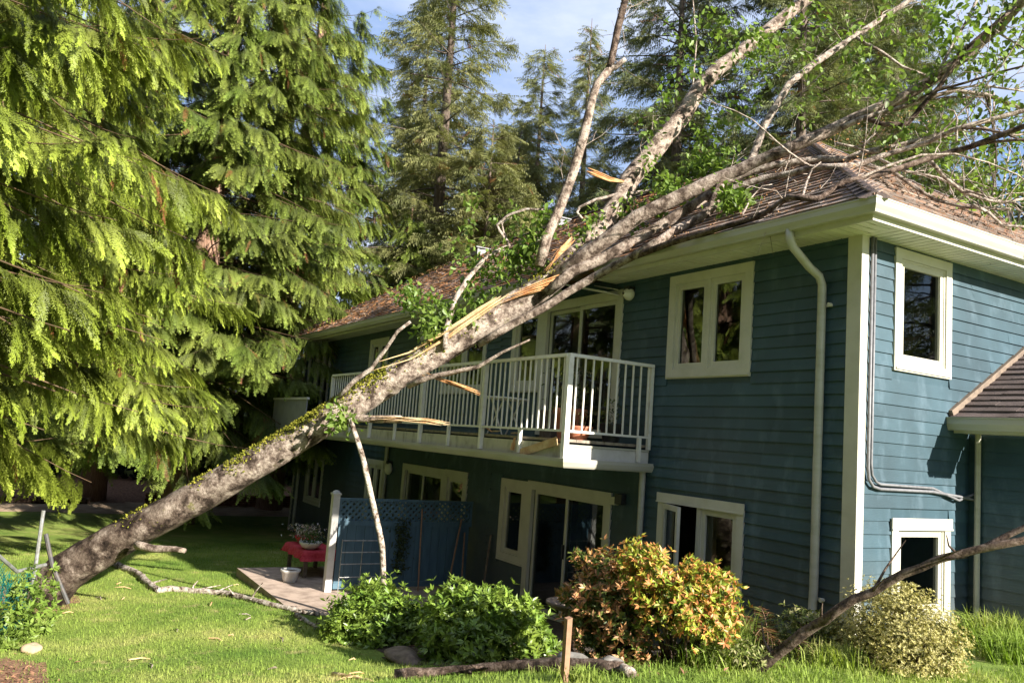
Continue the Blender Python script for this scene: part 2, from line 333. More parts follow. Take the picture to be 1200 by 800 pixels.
# ------------------------------------------------------------------ the ground
def sheet(name, xs, ys, mat, off=0., keep=None, label=None):
    X, Y = np.meshgrid(xs, ys, indexing='ij'); Z = gz(X, Y) + off
    V = np.stack([X, Y, Z], -1).reshape(-1, 3); nx, ny = X.shape
    i, j = np.meshgrid(np.arange(nx - 1), np.arange(ny - 1), indexing='ij'); a = (i * ny + j).ravel()
    Q = np.stack([a, a + ny, a + ny + 1, a + 1], 1)
    if keep is not None:
        c = V[Q].mean(1); Q = Q[keep(c[:, 0], c[:, 1])]
    o = arr_obj(name, V, Q, mat, smooth=True); tag(o, kind='structure'); return o
def grow(a, b, n, p=1.8): return a + (b - a) * np.linspace(0, 1, n) ** p
gx = np.r_[-grow(30, 400, 22)[::-1], np.arange(-29.7, 9, .3), grow(9, 400, 22)]
gy = np.r_[-grow(14, 400, 20)[::-1], np.arange(-13.7, 8, .3), grow(8, 400, 22)]
sheet('lawn', gx, gy, 'lawn_turf')
def wob(x, y): return .22 * np.sin(x * 1.7 + y) + .15 * np.sin(y * 2.9 - x * .7)
sheet('bed_soil', np.arange(-5.6, 1.2, .12), np.arange(-3.9, 0.02, .12), 'bed_soil', .006,
      lambda x, y: (y > np.interp(x, [-5.6, -4.6, -3, -1.5, -.4, .4, 1.2], [-2.9, -3.1, -3.2, -2.5, -1.4, -.75, .1]) + .3 * wob(x, y)))
sheet('bark_mulch', np.arange(-27, -19.5, .25), np.arange(-10, 3, .25), 'dry_earth', .006, lambda x, y: x + .5 * wob(x, y) < -21.2)
sheet('mulch_bed', np.arange(-29.5, -23.3, .25), np.arange(-10, 3, .25), 'bark_mulch', .012, lambda x, y: x + .5 * wob(x, y) < -24.2)
sheet('root_soil', np.arange(-9.5, -2.2, .15), np.arange(-8.6, -5.7, .15), 'bark_mulch', .005,
      lambda x, y: ((x + 7.9) / 1.1) ** 2 + ((y + 6.7) / .8) ** 2 + wob(x * 2, y * 2) * 1.2 < 1)
sheet('bare_patch', np.arange(-7, -1.2, .1), np.arange(-8, -5.8, .1), 'bark_mulch', .005,
      lambda x, y: ((x + 3.6) / 1.0) ** 2 + ((y + 6.85) / .45) ** 2 + wob(x * 2, y * 2) * 1.3 < 1)
# patio slab
mb = MB(); gp = -1.02
mb.box(-9.7, -3.0, -3.4, -.02, -1.6, gp)
tag(mb.build('patio', 'patio_concrete'), kind='structure')

# ------------------------------------------------------------------ the house
HL = 'blue-green two-storey house with white trim, balcony and hip roof under the fallen tree'
house = empty('house', (0, 0, 0), HL, 'house')
XL, YB, YW, WX = -18.5, 7.88, 1.88, .85      # far end of the long wall, depth, line of the porch wing, its end
ZS, ZBOT = 3.80, -1.9
class Face:
    def __init__(s, k): s.k = k
    def p(s, u, v, d): return {'a': (u, -d, v), 'b': (d, u, v), 'w': (u, YW - d, v), 'e': (WX + d, u, v)}[s.k]
    def box(s, mb, u0, u1, v0, v1, d0, d1):
        a = s.p(u0, v0, d0); b = s.p(u1, v1, d1); lo = [min(p, q) for p, q in zip(a, b)]; hi = [max(p, q) for p, q in zip(a, b)]
        mb.box(lo[0], hi[0], lo[1], hi[1], lo[2], hi[2])
    def quad(s, mb, pts): mb.add([s.p(*q) for q in pts], [tuple(range(len(pts)))])
FA, FB, FW, FE = Face('a'), Face('b'), Face('w'), Face('e')
# openings: (u0, u1, v0, v1) of the outer trim
OPA = dict(up=(-2.748, -1.361, 2.431, 3.74), low=(-2.764, -1.368, -.42, 1.013), slider=(-5.80, -3.70, -1.02, .925), side=(-6.62, -5.80, -.40, .90),
           slider2=(-10.69, -8.72, -1.05, .885), side2=(-8.72, -7.82, -.45, .895), low3=(-12.75, -11.75, -1.08, .86), farlow=(-17.30, -15.85, -.585, .775),
           upslider=(-5.70, -3.695, 1.64, 3.70), upside=(-6.62, -5.70, 2.3, 3.70), awn=(-9.25, -7.5, 2.3, 3.70), upfar=(-13.25, -12.1, 2.35, 3.63), updoor=(-17.45, -16.15, 1.64, 3.68))
OPB = dict(up=(.512, 1.495, 2.510, 3.77), low=(.527, 1.508, .02, 1.04))
def holes(face, name, u0, u1, v0, v1, ops):
    us = sorted({u0, u1, *[q for o in ops for q in (o[0] + .06, o[1] - .06)]}); vs = sorted({v0, v1, *[q for o in ops for q in (o[2] + .06, o[3] - .06)]})
    mb = MB()
    for a, b in zip(us, us[1:]):
        for c, d in zip(vs, vs[1:]):
            m, n = (a + b) / 2, (c + d) / 2
            if any(o[0] + .06 < m < o[1] - .06 and o[2] + .06 < n < o[3] - .06 for o in ops): continue
            face.quad(mb, [(a, c, 0), (b, c, 0), (b, d, 0), (a, d, 0)])
    for o in ops:
        a, b, c, d = o[0] + .06, o[1] - .06, o[2] + .06, o[3] - .06
        for (p, q) in (((a, c), (b, c)), ((b, c), (b, d)), ((b, d), (a, d)), ((a, d), (a, c))):
            face.quad(mb, [(p[0], p[1], 0), (q[0], q[1], 0), (q[0], q[1], -.15), (p[0], p[1], -.15)])
    return mb.build(name, 'siding_paint', house)
wallA = holes(FA, 'wall', XL, 0, ZBOT, ZS + .05, list(OPA.values()))
wallB = holes(FB, 'wall', 0, YB, ZBOT, ZS + .05, list(OPB.values()))
mb = MB(); FW.box(mb, .002, WX, -.6, 1.98, -1.2, 0); wallW = mb.build('wall', 'siding_paint', house)
mb = MB(); mb.box(XL, XL + .15, .01, YB, ZBOT, ZS + .05); mb.box(XL, 0, YB, YB + .15, ZBOT, ZS + .05); mb.build('wall', 'siding_paint', house)
# inside: floors, a back partition and curtains seen through the glass
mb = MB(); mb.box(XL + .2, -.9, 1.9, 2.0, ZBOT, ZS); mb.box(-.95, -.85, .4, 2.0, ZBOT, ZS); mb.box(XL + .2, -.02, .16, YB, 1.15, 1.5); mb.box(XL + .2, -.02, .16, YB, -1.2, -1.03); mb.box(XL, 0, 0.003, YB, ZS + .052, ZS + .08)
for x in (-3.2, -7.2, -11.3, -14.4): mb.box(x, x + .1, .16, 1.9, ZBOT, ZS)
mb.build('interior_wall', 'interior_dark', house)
# lap siding boards, each proud at its lower edge
EXP = .1268                                                     # board exposure
def gaps(u0, u1, v0, v1, ops, pad=0.):
    seg = [(u0, u1)]
    for o in ops:
        if o[2] - pad < v1 - .01 and o[3] + pad > v0 + .01:
            nseg = []
            for a, b in seg:
                if o[1] <= a or o[0] >= b: nseg.append((a, b)); continue
                if o[0] > a: nseg.append((a, o[0]))
                if o[1] < b: nseg.append((o[1], b))
            seg = nseg
    return [q for q in seg if q[1] - q[0] > .02]
def board(mb, face, a, b, v, jit):
    lo = .020 + jit; hi = .004; t = v + EXP + .012; sg = .0015 * math.sin(a * 3 + v * 9)
    q = [(a, v + sg, 0), (b, v - sg, 0), (b, v - sg, lo), (a, v + sg, lo), (a, t, 0), (b, t, 0), (b, t, hi), (a, t, hi)]
    mb.add([face.p(*p) for p in q], [(0, 1, 2, 3), (7, 6, 5, 4), (3, 2, 6, 7), (0, 3, 7, 4), (1, 5, 6, 2)])
def side(face, wall, u0, u1, v0, v1, ops, single, joints=()):
    rest = MB(); n = int((v1 - v0) / EXP)
    for k in range(n + 1):
        v = v0 + k * EXP
        if v > v1 - .03: break
        for a, b in gaps(u0, u1, v, v + EXP, ops):
            cuts = [a] + [j + .37 * ((k * 7) % 5) for j in joints if a + .5 < j + .37 * ((k * 7) % 5) < b - .5] + [b]
            for p, q in zip(cuts, cuts[1:]):
                p2 = p + (.001 if p != a else 0); jit = random.uniform(-.003, .004)
                if single(p, q, v): mb = MB(); board(mb, face, p2, q, v, jit); mb.build('siding_board', 'siding_paint', wall)
                else: board(rest, face, p2, q, v, jit)
    if rest.v: tag(rest.build('siding_boards_beyond', 'siding_paint', wall), kind='stuff')
side(FA, wallA, -7.0, -.132, -1.2, ZS, list(OPA.values()), lambda p, q, v: q > -6.9 and not (1.1 < v < 1.7 and q < -2.9), (-4.3, -1.9))
side(FA, wallA, XL + .1, -7.002, -1.75, ZS, list(OPA.values()), lambda p, q, v: False, (-15, -11))
side(FB, wallB, .082, YB, -.25, ZS, list(OPB.values()), lambda p, q, v: p < 3.2, (1.9,))
side(FW, wallW, .01, WX - .01, -.25, 1.93, [], lambda p, q, v: True)
side(FE, wallW, YW + .06, 3.0, -.25, 1.93, [], lambda p, q, v: False)
# corner boards
mb = MB(); FA.box(mb, -.13, 0.028, -.3, ZS, .002, .028); mb.build('corner_board', 'trim_paint', house)
mb = MB(); FB.box(mb, -.026, .08, -.3, ZS, .003, .030); mb.build('corner_board', 'trim_paint', house)
mb = MB(); FA.box(mb, XL - .02, XL + .1, -1.8, ZS, .002, .028); mb.build('corner_board', 'trim_paint', house)
# ---- windows and doors
def frame(mb, f, u0, u1, v0, v1, w, d0, d1, wb=None, wt=None):
    wb = w if wb is None else wb; wt = w if wt is None else wt
    f.box(mb, u0, u0 + w, v0, v1, d0, d1); f.box(mb, u1 - w, u1, v0, v1, d0, d1)
    f.box(mb, u0 + w, u1 - w, v0, v0 + wb, d0, d1 - .001); f.box(mb, u0 + w, u1 - w, v1 - wt, v1, d0, d1 - .001)
def pane(f, u0, u1, v0, v1, d, par):
    mb = MB(); f.quad(mb, [(u0, v0, d), (u1, v0, d), (u1, v1, d), (u0, v1, d)]); mb.build('pane', 'window_glass', par)
def window(f, op, name='window', cells=(1,), trim=.10, sill=True, cap=False, sash=.055, wb=None, skip=()):
    u0, u1, v0, v1 = op; mb = MB(); frame(mb, f, u0, u1, v0, v1, trim, -.02, .034, wb=wb)
    if cap: f.box(mb, u0 - .02, u1 + .02, v1 - .105, v1 - .09, .0345, .052); f.box(mb, u0 - .015, u1 + .015, v1 - .09, v1 + .012, .0345, .046)
    o = mb.build(name, 'trim_paint', house)
    a, b, c, d = u0 + trim, u1 - trim, v0 + (trim if wb is None else wb), v1 - trim
    if cells[-1:] == ('fix',): cells = cells[:-1]
    tot = sum(cells); x = a; mull = .05
    for i, w in enumerate(cells):
        x1 = x + (b - a) * w / tot; p = x + (mull / 2 if i else 0); q = x1 - (mull / 2 if i < len(cells) - 1 else 0)
        if i: mb = MB(); f.box(mb, x - mull / 2, x + mull / 2, c, d, -.05, .026); mb.build('mullion', 'trim_paint', o)
        if i not in skip:
            mb = MB(); frame(mb, f, p + .002, q - .002, c + .002, d - .002, .018, -.045, .018); frame(mb, f, p + .02, q - .02, c + .02, d - .02, sash, -.045, .008)
            mb.build('sash', 'trim_paint', o); pane(f, p + .02 + sash - .004, q - .02 - sash + .004, c + .02 + sash - .004, d - .02 - sash + .004, -.02, o)
        x = x1
    if sill: mb = MB(); f.box(mb, u0 + .02, u1 - .02, v0 + .015, v0 + .035, .0345, .048); mb.build('sill', 'trim_paint', o)
    return o
window(FA, OPA['up'], cells=(1, 1), trim=.115)
lowA = window(FA, OPA['low'], cells=(1, 1), trim=.10, cap=True, skip=(0,))
window(FB, OPB['up'], trim=.10); window(FB, OPB['low'], trim=.10, cap=True)
window(FA, OPA['side'], trim=.13); window(FA, OPA['side2'], trim=.13)
for k in ('upside',): window(FA, OPA[k], trim=.12)
window(FA, OPA['awn'], trim=.09, cells=(1, 1)); window(FA, OPA['upfar'], trim=.11, cells=(1, 1)); window(FA, OPA['low3'], 'door', trim=.12, cells=(1, 1), wb=.2, sill=False)
window(FA, OPA['farlow'], trim=.12, cells=(1, 1)); window(FA, OPA['updoor'], 'door', trim=.12, cells=(1, 1), wb=.2, sill=False)
# the open casement of the lower window, swung out on its left edge
mb = MB(); u0, u1, v0, v1 = -2.66, -2.10, -.31, .90; an = R(24); ca, sa = math.cos(an), math.sin(an)
def sw(u, v, d): x = (u - u0); return (u0 + x * ca + d * sa, -.02 - x * sa + d * ca - .0, v)
def swbox(mb, a, b, c, d):
    vs = [sw(p, q, r) for q in (c, d) for p, r in ((a, -.02), (b, -.02), (b, .02), (a, .02))]
    mb.add(vs, [(0, 3, 2, 1), (4, 5, 6, 7), (0, 1, 5, 4), (1, 2, 6, 5), (2, 3, 7, 6), (3, 0, 4, 7)])
swbox(mb, u0, u0 + .06, v0, v1); swbox(mb, u1 - .06, u1, v0, v1); swbox(mb, u0 + .06, u1 - .06, v0, v0 + .06); swbox(mb, u0 + .06, u1 - .06, v1 - .06, v1)
tag(mb.build('sash', 'trim_paint', lowA), 'open casement sash swung outward')
mb = MB(); mb.add([sw(u0 + .055, v0 + .055, 0), sw(u1 - .055, v0 + .055, 0), sw(u1 - .055, v1 - .055, 0), sw(u0 + .055, v1 - .055, 0)], [(0, 1, 2, 3)]); mb.build('pane', 'window_glass', lowA)
def slider(op, trim=.13, split=.5):
    u0, u1, v0, v1 = op; mb = MB(); frame(mb, FA, u0, u1, v0, v1, trim, -.02, .036, wb=.06, wt=.13); o = mb.build('door', 'trim_paint', house)
    a, b, c, d = u0 + trim, u1 - trim, v0 + .06, v1 - .13; m = a + (b - a) * split
    for p, q, dd in ((a, m + .03, -.05), (m - .03, b, -.01)):
        mb = MB(); frame(mb, FA, p + .003, q - .003, c + .003, d - .003, .055, dd - .02, dd + .02); mb.build('sliding_panel', 'trim_paint', o)
        pane(FA, p + .055, q - .055, c + .055, d - .055, dd, o)
    mb = MB(); FA.box(mb, m - .015, m + .012, c + .85, c + 1.05, .011, .045); mb.build('handle', 'black_plastic', o); return o
slider(OPA['slider']); slider(OPA['slider2'], .12); slider(OPA['upslider'])
for (u, v0, v1, w) in ((-10.35, -1, .8, .22), (-8.45, .0, .75, .3), (-2.35, .2, .9, .35), (-12.3, -1, .75, .2), (-5.2, 1.7, 3.5, .25), (-16.9, 1.7, 3.5, .3)):
    mb = MB(); n = 14
    vs = [FA.p(u + w * i / n, v, -.22 - .025 * (i % 2)) for v in (v0, v1) for i in range(n + 1)]
    mb.add(vs, [(i, i + 1, n + 2 + i, n + 1 + i) for i in range(n)]); mb.build('curtain', 'curtain', house)
mb = MB(); FB.box(mb, .60, 1.44, 3.60, 3.70, -.20, -.17); mb.build('blind', 'interior_dark', house)
# lamp shade standing inside the lower sliding door
mb = MB(); mb.lathe([(.07, .0), (.13, -.2), (.125, -.2), (.065, 0)], (-8.95, .35, -.02), 14); mb.lathe([(.02, -.2), (.03, -.45), (.07, -.5)], (-8.95, .35, -.02), 10); mb.build('table_lamp', 'curtain', house)
# ---- wall lamps, small boxes
def wall_lamp(u, v, r=.11):
    mb = MB(); mb.lathe([(r * .7, 0), (r, .03), (r * .98, .07), (r * .7, .12), (.02, .15)], (0, 0, 0), 16)
    mb.v = [(u + p[0], -p[2] - .02, v + p[1]) for p in mb.v]; o = mb.build('wall_lamp', 'lamp_glass', house, True)
    mb = MB(); FA.box(mb, u - .05, u + .05, v + r * .5, v + r * 1.25, .0, .12); mb.build('lamp_bracket', 'black_plastic', o)
wall_lamp(-3.52, 3.60, .085); wall_lamp(-11.35, .72, .13); wall_lamp(-10.1, 3.5, .14); wall_lamp(-11.0, 2.9, .1)
mb = MB(); FA.box(mb, -3.66, -3.55, .78, .88, .02, .09); mb.build('junction_box', 'trim_paint', house)
mb = MB(); FA.box(mb, -3.54, -3.40, .80, .93, .02, .10); mb.build('bell_box', 'black_plastic', house)
# ---- eaves: fascia, gutter, soffit strips
EV = .42
rect = [(XL - EV, YB + EV), (XL - EV, -EV), (EV, -EV), (EV, YB + EV)]; sgn = [(-1, 1), (-1, -1), (1, -1), (1, 1)]
rect += [(-4.85, -EV), (-3.75, -EV)]; sgn += [(0, -1), (0, -1)]         # the trunk broke the eave between these two
def eave(prof, name, mat, seg=((0, 1), (1, 4), (5, 2), (2, 3), (3, 0))):
    mb = MB(); n = len(prof)
    for a, b in seg:
        dip = {4: .10, 5: .05}; vs = [(rect[k][0] + sgn[k][0] * o, rect[k][1] + sgn[k][1] * o, z - dip.get(k, 0) * .0) for k in (a, b) for o, z in prof]
        mb.add(vs, [(i, (i + 1) % n, n + (i + 1) % n, n + i) for i in range(n)])
    return mb.build(name, mat, house)
eave([(-.02, 3.785), (0, 3.785), (0, 3.975), (-.02, 3.975)], 'fascia', 'trim_paint')
eave([(.002, 3.838), (.075, 3.838), (.082, 3.862), (.105, 3.905), (.105, 3.955), (.112, 3.962), (.112, 3.975), (.098, 3.975), (.098, 3.93), (.07, 3.86), (.012, 3.86), (.012, 3.965), (.002, 3.965)], 'gutter', 'gutter_paint')
sof = MB()
sofp = tag(bpy.data.objects.new('soffit', None), None); COL.objects.link(sofp); sofp.parent = house
W = .105
def strip(x0, x1, y0, y1, single):
    mb = MB() if single else sof
    mb.box(x0, x1, y0, y1, ZS - .004, ZS + .012)
    if single: mb.build('soffit_strip', 'soffit_paint', sofp)
x = EV - .02
k = 0
while x > XL - EV:
    a, b = x - W + .017, x; y1 = -0.002 if x < .0 else -.002
    if not (-5.0 < a < -3.95):
        yb = -.002
        if a > -.01: yb = min(-.002, -max(a, 0) - .006)    # mitre by steps
        strip(a, b, -EV + .02, yb, a > -4)
    x -= W
y = -.004
while y < YB + EV:
    strip(.003, EV - .022, y, y + W - .017, y < 3); y += W
tag(sof.build('soffit_strip', 'soffit_paint', sofp), kind='stuff')
# corner infill of the soffit
for k in range(4):
    mb = MB(); a = .005 + k * .105; mb.box(a, a + .093, -a + .0, -.012 , ZS - .0045, ZS + .011) if a > .02 else None
    if mb.v: mb.build('soffit_strip', 'soffit_paint', sofp)
# torn strips where the trunk broke the eave
for (c, d, w) in (((-4.55, -.36, 3.80), (-3.75, -.18, 3.62), .30), ((-4.2, -.12, 3.79), (-3.8, -.08, 3.70), .10)):
    mb = MB(); mb.bar(c, d, w, .012); tag(mb.build('torn_soffit_panel', 'soffit_paint', house), 'torn white soffit panel hanging from the broken eave')
# ---- roof: deck and shingles
PIT = .6667; ZE = 3.985; E0 = -EV - .07; HW = (YB - 2 * E0) / 2; RX1 = .49 - HW; RX0 = XL - .49 + HW; RY = YB / 2; ZR = ZE + HW * PIT
mb = MB(); xa, xb, ya, yb = XL - .49, .49, E0, YB - E0
mb.add([(xa, ya, ZE), (xb, ya, ZE), (xb, yb, ZE), (xa, yb, ZE), (RX0, RY, ZR), (RX1, RY, ZR)], [(0, 1, 5, 4), (1, 2, 5), (2, 3, 4, 5), (3, 0, 4)])
mb.add([(xa, ya, ZE - .012), (xb, ya, ZE - .012), (xb, yb, ZE - .012), (xa, yb, ZE - .012)], [(3, 2, 1, 0)])
roof = mb.build('roof', 'roof_shingle', house)
CS = 1 / math.sqrt(1 + PIT * PIT)
def shingle(mb, O, ux, uy, a, b, s0, s1, h0, h1):
    # O eave corner, ux along eave, uy up the slope, normal by cross
    n = ux.cross(uy).normalized(); n = n if n.z > 0 else -n
    P = lambda u, s, h: O + ux * u + uy * s + n * h
    mb.add([P(a, s0, 0), P(b, s0, 0), P(b, s0, h0), P(a, s0, h0), P(b, s1, h1), P(a, s1, h1)], [(0, 1, 2, 3), (3, 2, 4, 5), (0, 3, 5), (1, 4, 2)])
def courses(O, ux, uy, L, H, exp, hipl, hipr, single, mat, parent, wd=(.16, .34)):
    rest = MB(); s = 0.
    while s < H:
        u0 = hipl * s; u1 = L - hipr * s; u = u0
        while u < u1 - .01:
            w = random.uniform(*wd); v = min(u + w, u1); h = random.uniform(.016, .030); s1 = min(s + exp + .05, H); js = random.uniform(-.008, .006)
            if single(u, s): mb = MB(); shingle(mb, O, ux, uy, u + .002, v - .002, s + js, s1, h, .002); mb.build('shingle', mat, parent)
            else: shingle(rest, O, ux, uy, u + .002, v - .002, s + js, s1, h, .002)
            u = v
        s += exp
    if rest.v: tag(rest.build('shingle', mat, parent), kind='stuff')
SL = HW / CS
cnt = [0]
def near(u, s):
    x = xa + u
    if x > -1.9 and s < 2.0 and x < .5 - s * .7 and cnt[0] < 200: cnt[0] += 1; return True
    return False
courses(Vector((xa, ya, ZE)), Vector((1, 0, 0)), Vector((0, CS, CS * PIT)), xb - xa  , SL, .165, CS, CS, near, 'roof_shingle', roof)
courses(Vector((xb, ya, ZE)), Vector((0, 1, 0)), Vector((-CS, 0, CS * PIT)), yb - ya, SL, .165, CS, CS, lambda u, s: False, 'roof_shingle', roof)
courses(Vector((xa, yb, ZE)), Vector((0, -1, 0)), Vector((CS, 0, CS * PIT)), yb - ya, SL, .165, CS, CS, lambda u, s: False, 'roof_shingle', roof, (.4, .8))
# hip caps and ridge caps
caps = MB()
def cap_line(a, b, n):
    a = Vector(a); b = Vector(b)
    for i in range(n):
        p = a.lerp(b, i / n); q = a.lerp(b, (i + 1.25) / n); d = (b - a).normalized(); sd = d.cross(Vector((0, 0, 1))).normalized()
        up = Vector((0, 0, .03)); dn = Vector((0, 0, -.045))
        caps.add([p + sd * .14 + dn, p + up, p - sd * .14 + dn, q + sd * .14 + dn - up * .4, q + up * .5, q - sd * .14 + dn - up * .4], [(0, 1, 4, 3), (1, 2, 5, 4), (0, 2, 1)])
cap_line((xb, ya, ZE + .02), (RX1, RY, ZR + .02), 34); cap_line((RX0, RY, ZR + .02), (RX1, RY, ZR + .02), 60); cap_line((xa, ya, ZE + .02), (RX0, RY, ZR + .02), 34); cap_line((xb, yb, ZE + .02), (RX1, RY, ZR + .02), 34)
tag(caps.build('ridge_cap', 'porch_shingle', roof), kind='stuff')
for x_, y_ in ((-8.6, 3.5), (-10.9, 3.55), (-14.0, 3.1)):
    z_ = ZE + (y_ - E0) * PIT; mb = MB(); mb.box(x_ - .2, x_ + .2, y_ - .18, y_ + .2, z_ - .02, z_ + .16); mb.box(x_ - .24, x_ + .24, y_ - .24, y_ + .2, z_ + .161, z_ + .19); mb.build('roof_vent', 'conduit_grey', roof)
# ---- porch wing: roof with its own shingles, gutter, downspout, flashing
WY0, WZ0, WP = 1.52, 2.10, .59; wc = 1 / math.sqrt(1 + WP * WP); WR = 1.08
mb = MB(); t = 1.75
mb.add([(0.003, WY0, WZ0), (WR, WY0, WZ0), (WR, WY0 + t, WZ0 + t * WP), (0.003, WY0 + t, WZ0 + t * WP), (0.003, WY0, WZ0 - .03), (WR, WY0, WZ0 - .03), (WR, WY0 + t, WZ0 + t * WP - .03), (0.003, WY0 + t, WZ0 + t * WP - .03)],
       [(0, 1, 2, 3), (7, 6, 5, 4), (1, 5, 6, 2), (0, 4, 5, 1), (2, 6, 7, 3)])
mb.add([(WX + .002, YW, 1.98), (WX + .002, 3.2, 1.98), (WX + .002, 3.2, 2.95)], [(0, 1, 2)])
porch = mb.build('porch_roof', 'porch_shingle', house)
courses(Vector((.03, WY0 - .03, WZ0)), Vector((1, 0, 0)), Vector((0, wc, wc * WP)), WR - .03, t / wc, .135, 0, 0, lambda u, s: True, 'porch_shingle', porch, (.16, .34))
mb = MB(); prof = [(0, 1.975), (-.075, 1.975), (-.085, 2.0), (-.105, 2.04), (-.105, 2.095), (-.115, 2.10), (-.115, 2.112), (-.10, 2.112), (-.095, 2.02), (0, 2.02)]
mb.prism([(0, WY0 + .03 + o, z) for o, z in prof], (.012, 0, 0), (WR + .02, 0, 0)); mb.build('gutter', 'gutter_paint', house)
mb = MB(); mb.box(.03, WR - .02, WY0 + .032, WY0 + .055, 1.95, 2.09); mb.box(.03, WR - .02, WY0 + .056, YW - .025, 1.955, 1.975); mb.build('fascia', 'trim_paint', house)
mb = MB(); p0 = Vector((.032, WY0 - .03, WZ0 + .05)); p1 = Vector((.032, WY0 + t, WZ0 + t * WP + .05)); mb.bar(p0, p1, .05, .07); mb.build('step_flashing', 'old_wood', house)
mb = MB(); mb.tube([(.13, YW - .05, 1.96), (.125, YW - .05, 1.0), (.12, YW - .05, -.1)], .03, 8); mb.build('downspout', 'gutter_paint', house)
# ---- conduit on the sunny wall
for dy, dz, r in ((0, 0, .016), (.045, .045, .014)):
    mb = MB(); mb.tube([(.05, .105 + dy, 3.79), (.05, .108 + dy, 1.52 + dz), (.05, .125 + dy, 1.41 + dz), (.05, .19 + dy, 1.345 + dz), (.05, .30, 1.325 + dz), (.05, 1.15, 1.325 + dz * .8), (.06, 1.6, 1.29 - dz * .9), (.10, 1.95, 1.25 + dz * 2.5)], r, 7); mb.build('conduit', 'conduit_grey', house, True)
# ---- big downspout by the corner, with the swan neck from the gutter
mb = MB(); P = [(-.50, -.46, 3.86), (-.495, -.455, 3.76), (-.485, -.42, 3.68), (-.44, -.22, 3.50), (-.41, -.10, 3.42), (-.40, -.065, 3.33), (-.40, -.062, 2.6), (-.40, -.062, 1.4), (-.40, -.062, .3), (-.40, -.075, .08), (-.40, -.16, -.02)]
mb.tube(P, .043, 10); mb.build('downspout', 'gutter_paint', house, True)
for z in (3.12, .22): mb = MB(); FA.box(mb, -.46, -.30, z - .012, z + .012, .018, .03); mb.tube([(-.30, -.05, z), (-.30, -.09, z)], .02, 8); mb.build('downspout_strap', 'trim_paint', house)
mb = MB(); mb.tube([(-17.88, -.06, 3.7), (-17.88, -.06, -1.30), (-17.88, -.2, -1.42)], .045, 8); mb.build('downspout', 'gutter_paint', house)
mb = MB(); mb.tube([(-3.05, -.06, 1.25), (-3.05, -.06, -.75)], .040, 8); mb.build('downspout', 'gutter_paint', house)
mb = MB(); mb.tube([(-11.55, -.06, 1.25), (-11.55, -.06, -1.1)], .045, 8); mb.build('downspout', 'gutter_paint', house)
# ---- balcony
BX0, BX1, BY = -11.8, -2.985, -1.335
mb = MB()
y = BY + .06
while y < -.05: mb.box(BX0, BX1 - .04, y, min(y + .135, -.03), 1.555, 1.59); y += .14
deck = mb.build('balcony_deck', 'deck_wood', house)
mb = MB(); mb.box(BX0, BX1 - .04, BY + .05, -.03, 1.30, 1.32); mb.build('balcony_ceiling', 'trim_paint', deck)
for i, x in enumerate(np.linspace(BX0, BX1 - .02, 6)[:-1]):
    mb = MB(); x1 = np.linspace(BX0, BX1 - .02, 6)[i + 1]; mb.box(x + .003, x1 - .003, BY + .022, BY + .05, 1.36, 1.535); mb.build('fascia_board', 'fascia_wood', deck)
mb = MB(); mb.box(BX1 - .04, BX1 - .012, BY + .06, -.03, 1.36, 1.50); mb.build('fascia_board', 'white_vinyl', deck)
mb = MB(); mb.box(BX1 - .13, BX1 + .0, BY + .06, -.03, 1.502, 1.528); mb.build('fascia_board', 'gutter_paint', deck)
mb = MB(); prof = [(0, 1.25), (-.055, 1.25), (-.07, 1.27), (-.085, 1.32), (-.085, 1.36), (-.07, 1.362), (0, 1.34)]
n = len(prof); vs = [(BX0, BY + .02 + o, z) for o, z in prof] + [(BX1 - o, BY + .02 + o, z) for o, z in prof] + [(BX1 - o, -.01, z) for o, z in prof]
mb.add(vs, [(r * n + i, r * n + (i + 1) % n, (r + 1) * n + (i + 1) % n, (r + 1) * n + i) for r in (0, 1) for i in range(n)] + [tuple(range(2 * n, 3 * n)), tuple(reversed(range(n)))]); mb.build('gutter', 'gutter_paint', deck)
mb = MB(); mb.bar((-4.0, BY + .012, 1.37), (-3.15, BY - .005, 1.56), .10, .02, (0, 1, 0)); tag(mb.build('loose_board', 'pale_split_wood', deck), 'loose yellow board leaning on the balcony edge')
ZT, ZLO = 2.60, 1.685
def railing(segs, posts, stubs, spacing, zt=ZT):
    mb = MB()
    for a, b in segs: mb.bar((*a, zt), (*b, zt), .055, .04)
    ro = mb.build('balcony_railing', 'rail_paint', house)
    for a, b in segs:
        mb = MB(); mb.bar((*a, ZLO), (*b, ZLO), .03, .028); mb.build('bottom_rail', 'rail_paint', ro)
    m = MB(); m.box(-.009, .009, -.009, .009, ZLO + .015, zt - .02); me = bpy.data.meshes.new('baluster'); me.from_pydata(m.v, [], m.f); me.materials.append(MATS['rail_paint'])
    for a, b in segs:
        L = math.hypot(b[0] - a[0], b[1] - a[1]); n = int(L / spacing)
        for i in range(1, n + 1):
            t = i / (n + .6); link('baluster', me, ro, (a[0] + (b[0] - a[0]) * t, a[1] + (b[1] - a[1]) * t, 0))
    for x, y, w, z0 in posts: mb = MB(); mb.box(x - w / 2, x + w / 2, y - w / 2, y + w / 2, z0, zt - .021); mb.build('post', 'rail_paint', ro)
    for x, y in stubs: mb = MB(); mb.box(x - .022, x + .022, y - .022, y + .022, 1.37, ZLO - .015); mb.build('post', 'rail_paint', ro)
    return ro
railing([((BX0, BY), (BX1 - .03, BY)), ((BX1, BY - .02), (BX1, -.03))], [(BX1, BY, .07, 1.36), (-5.065, BY, .06, 1.37), (-7.135, BY, .06, 1.37), (-9.4, BY, .06, 1.37), (BX0, BY, .06, 1.37), (BX1, -.05, .045, 1.53)],
        [(-4.02, BY), (-6.1, BY), (-8.2, BY), (-10.5, BY), (BX1 + .02, -.22)], .131)
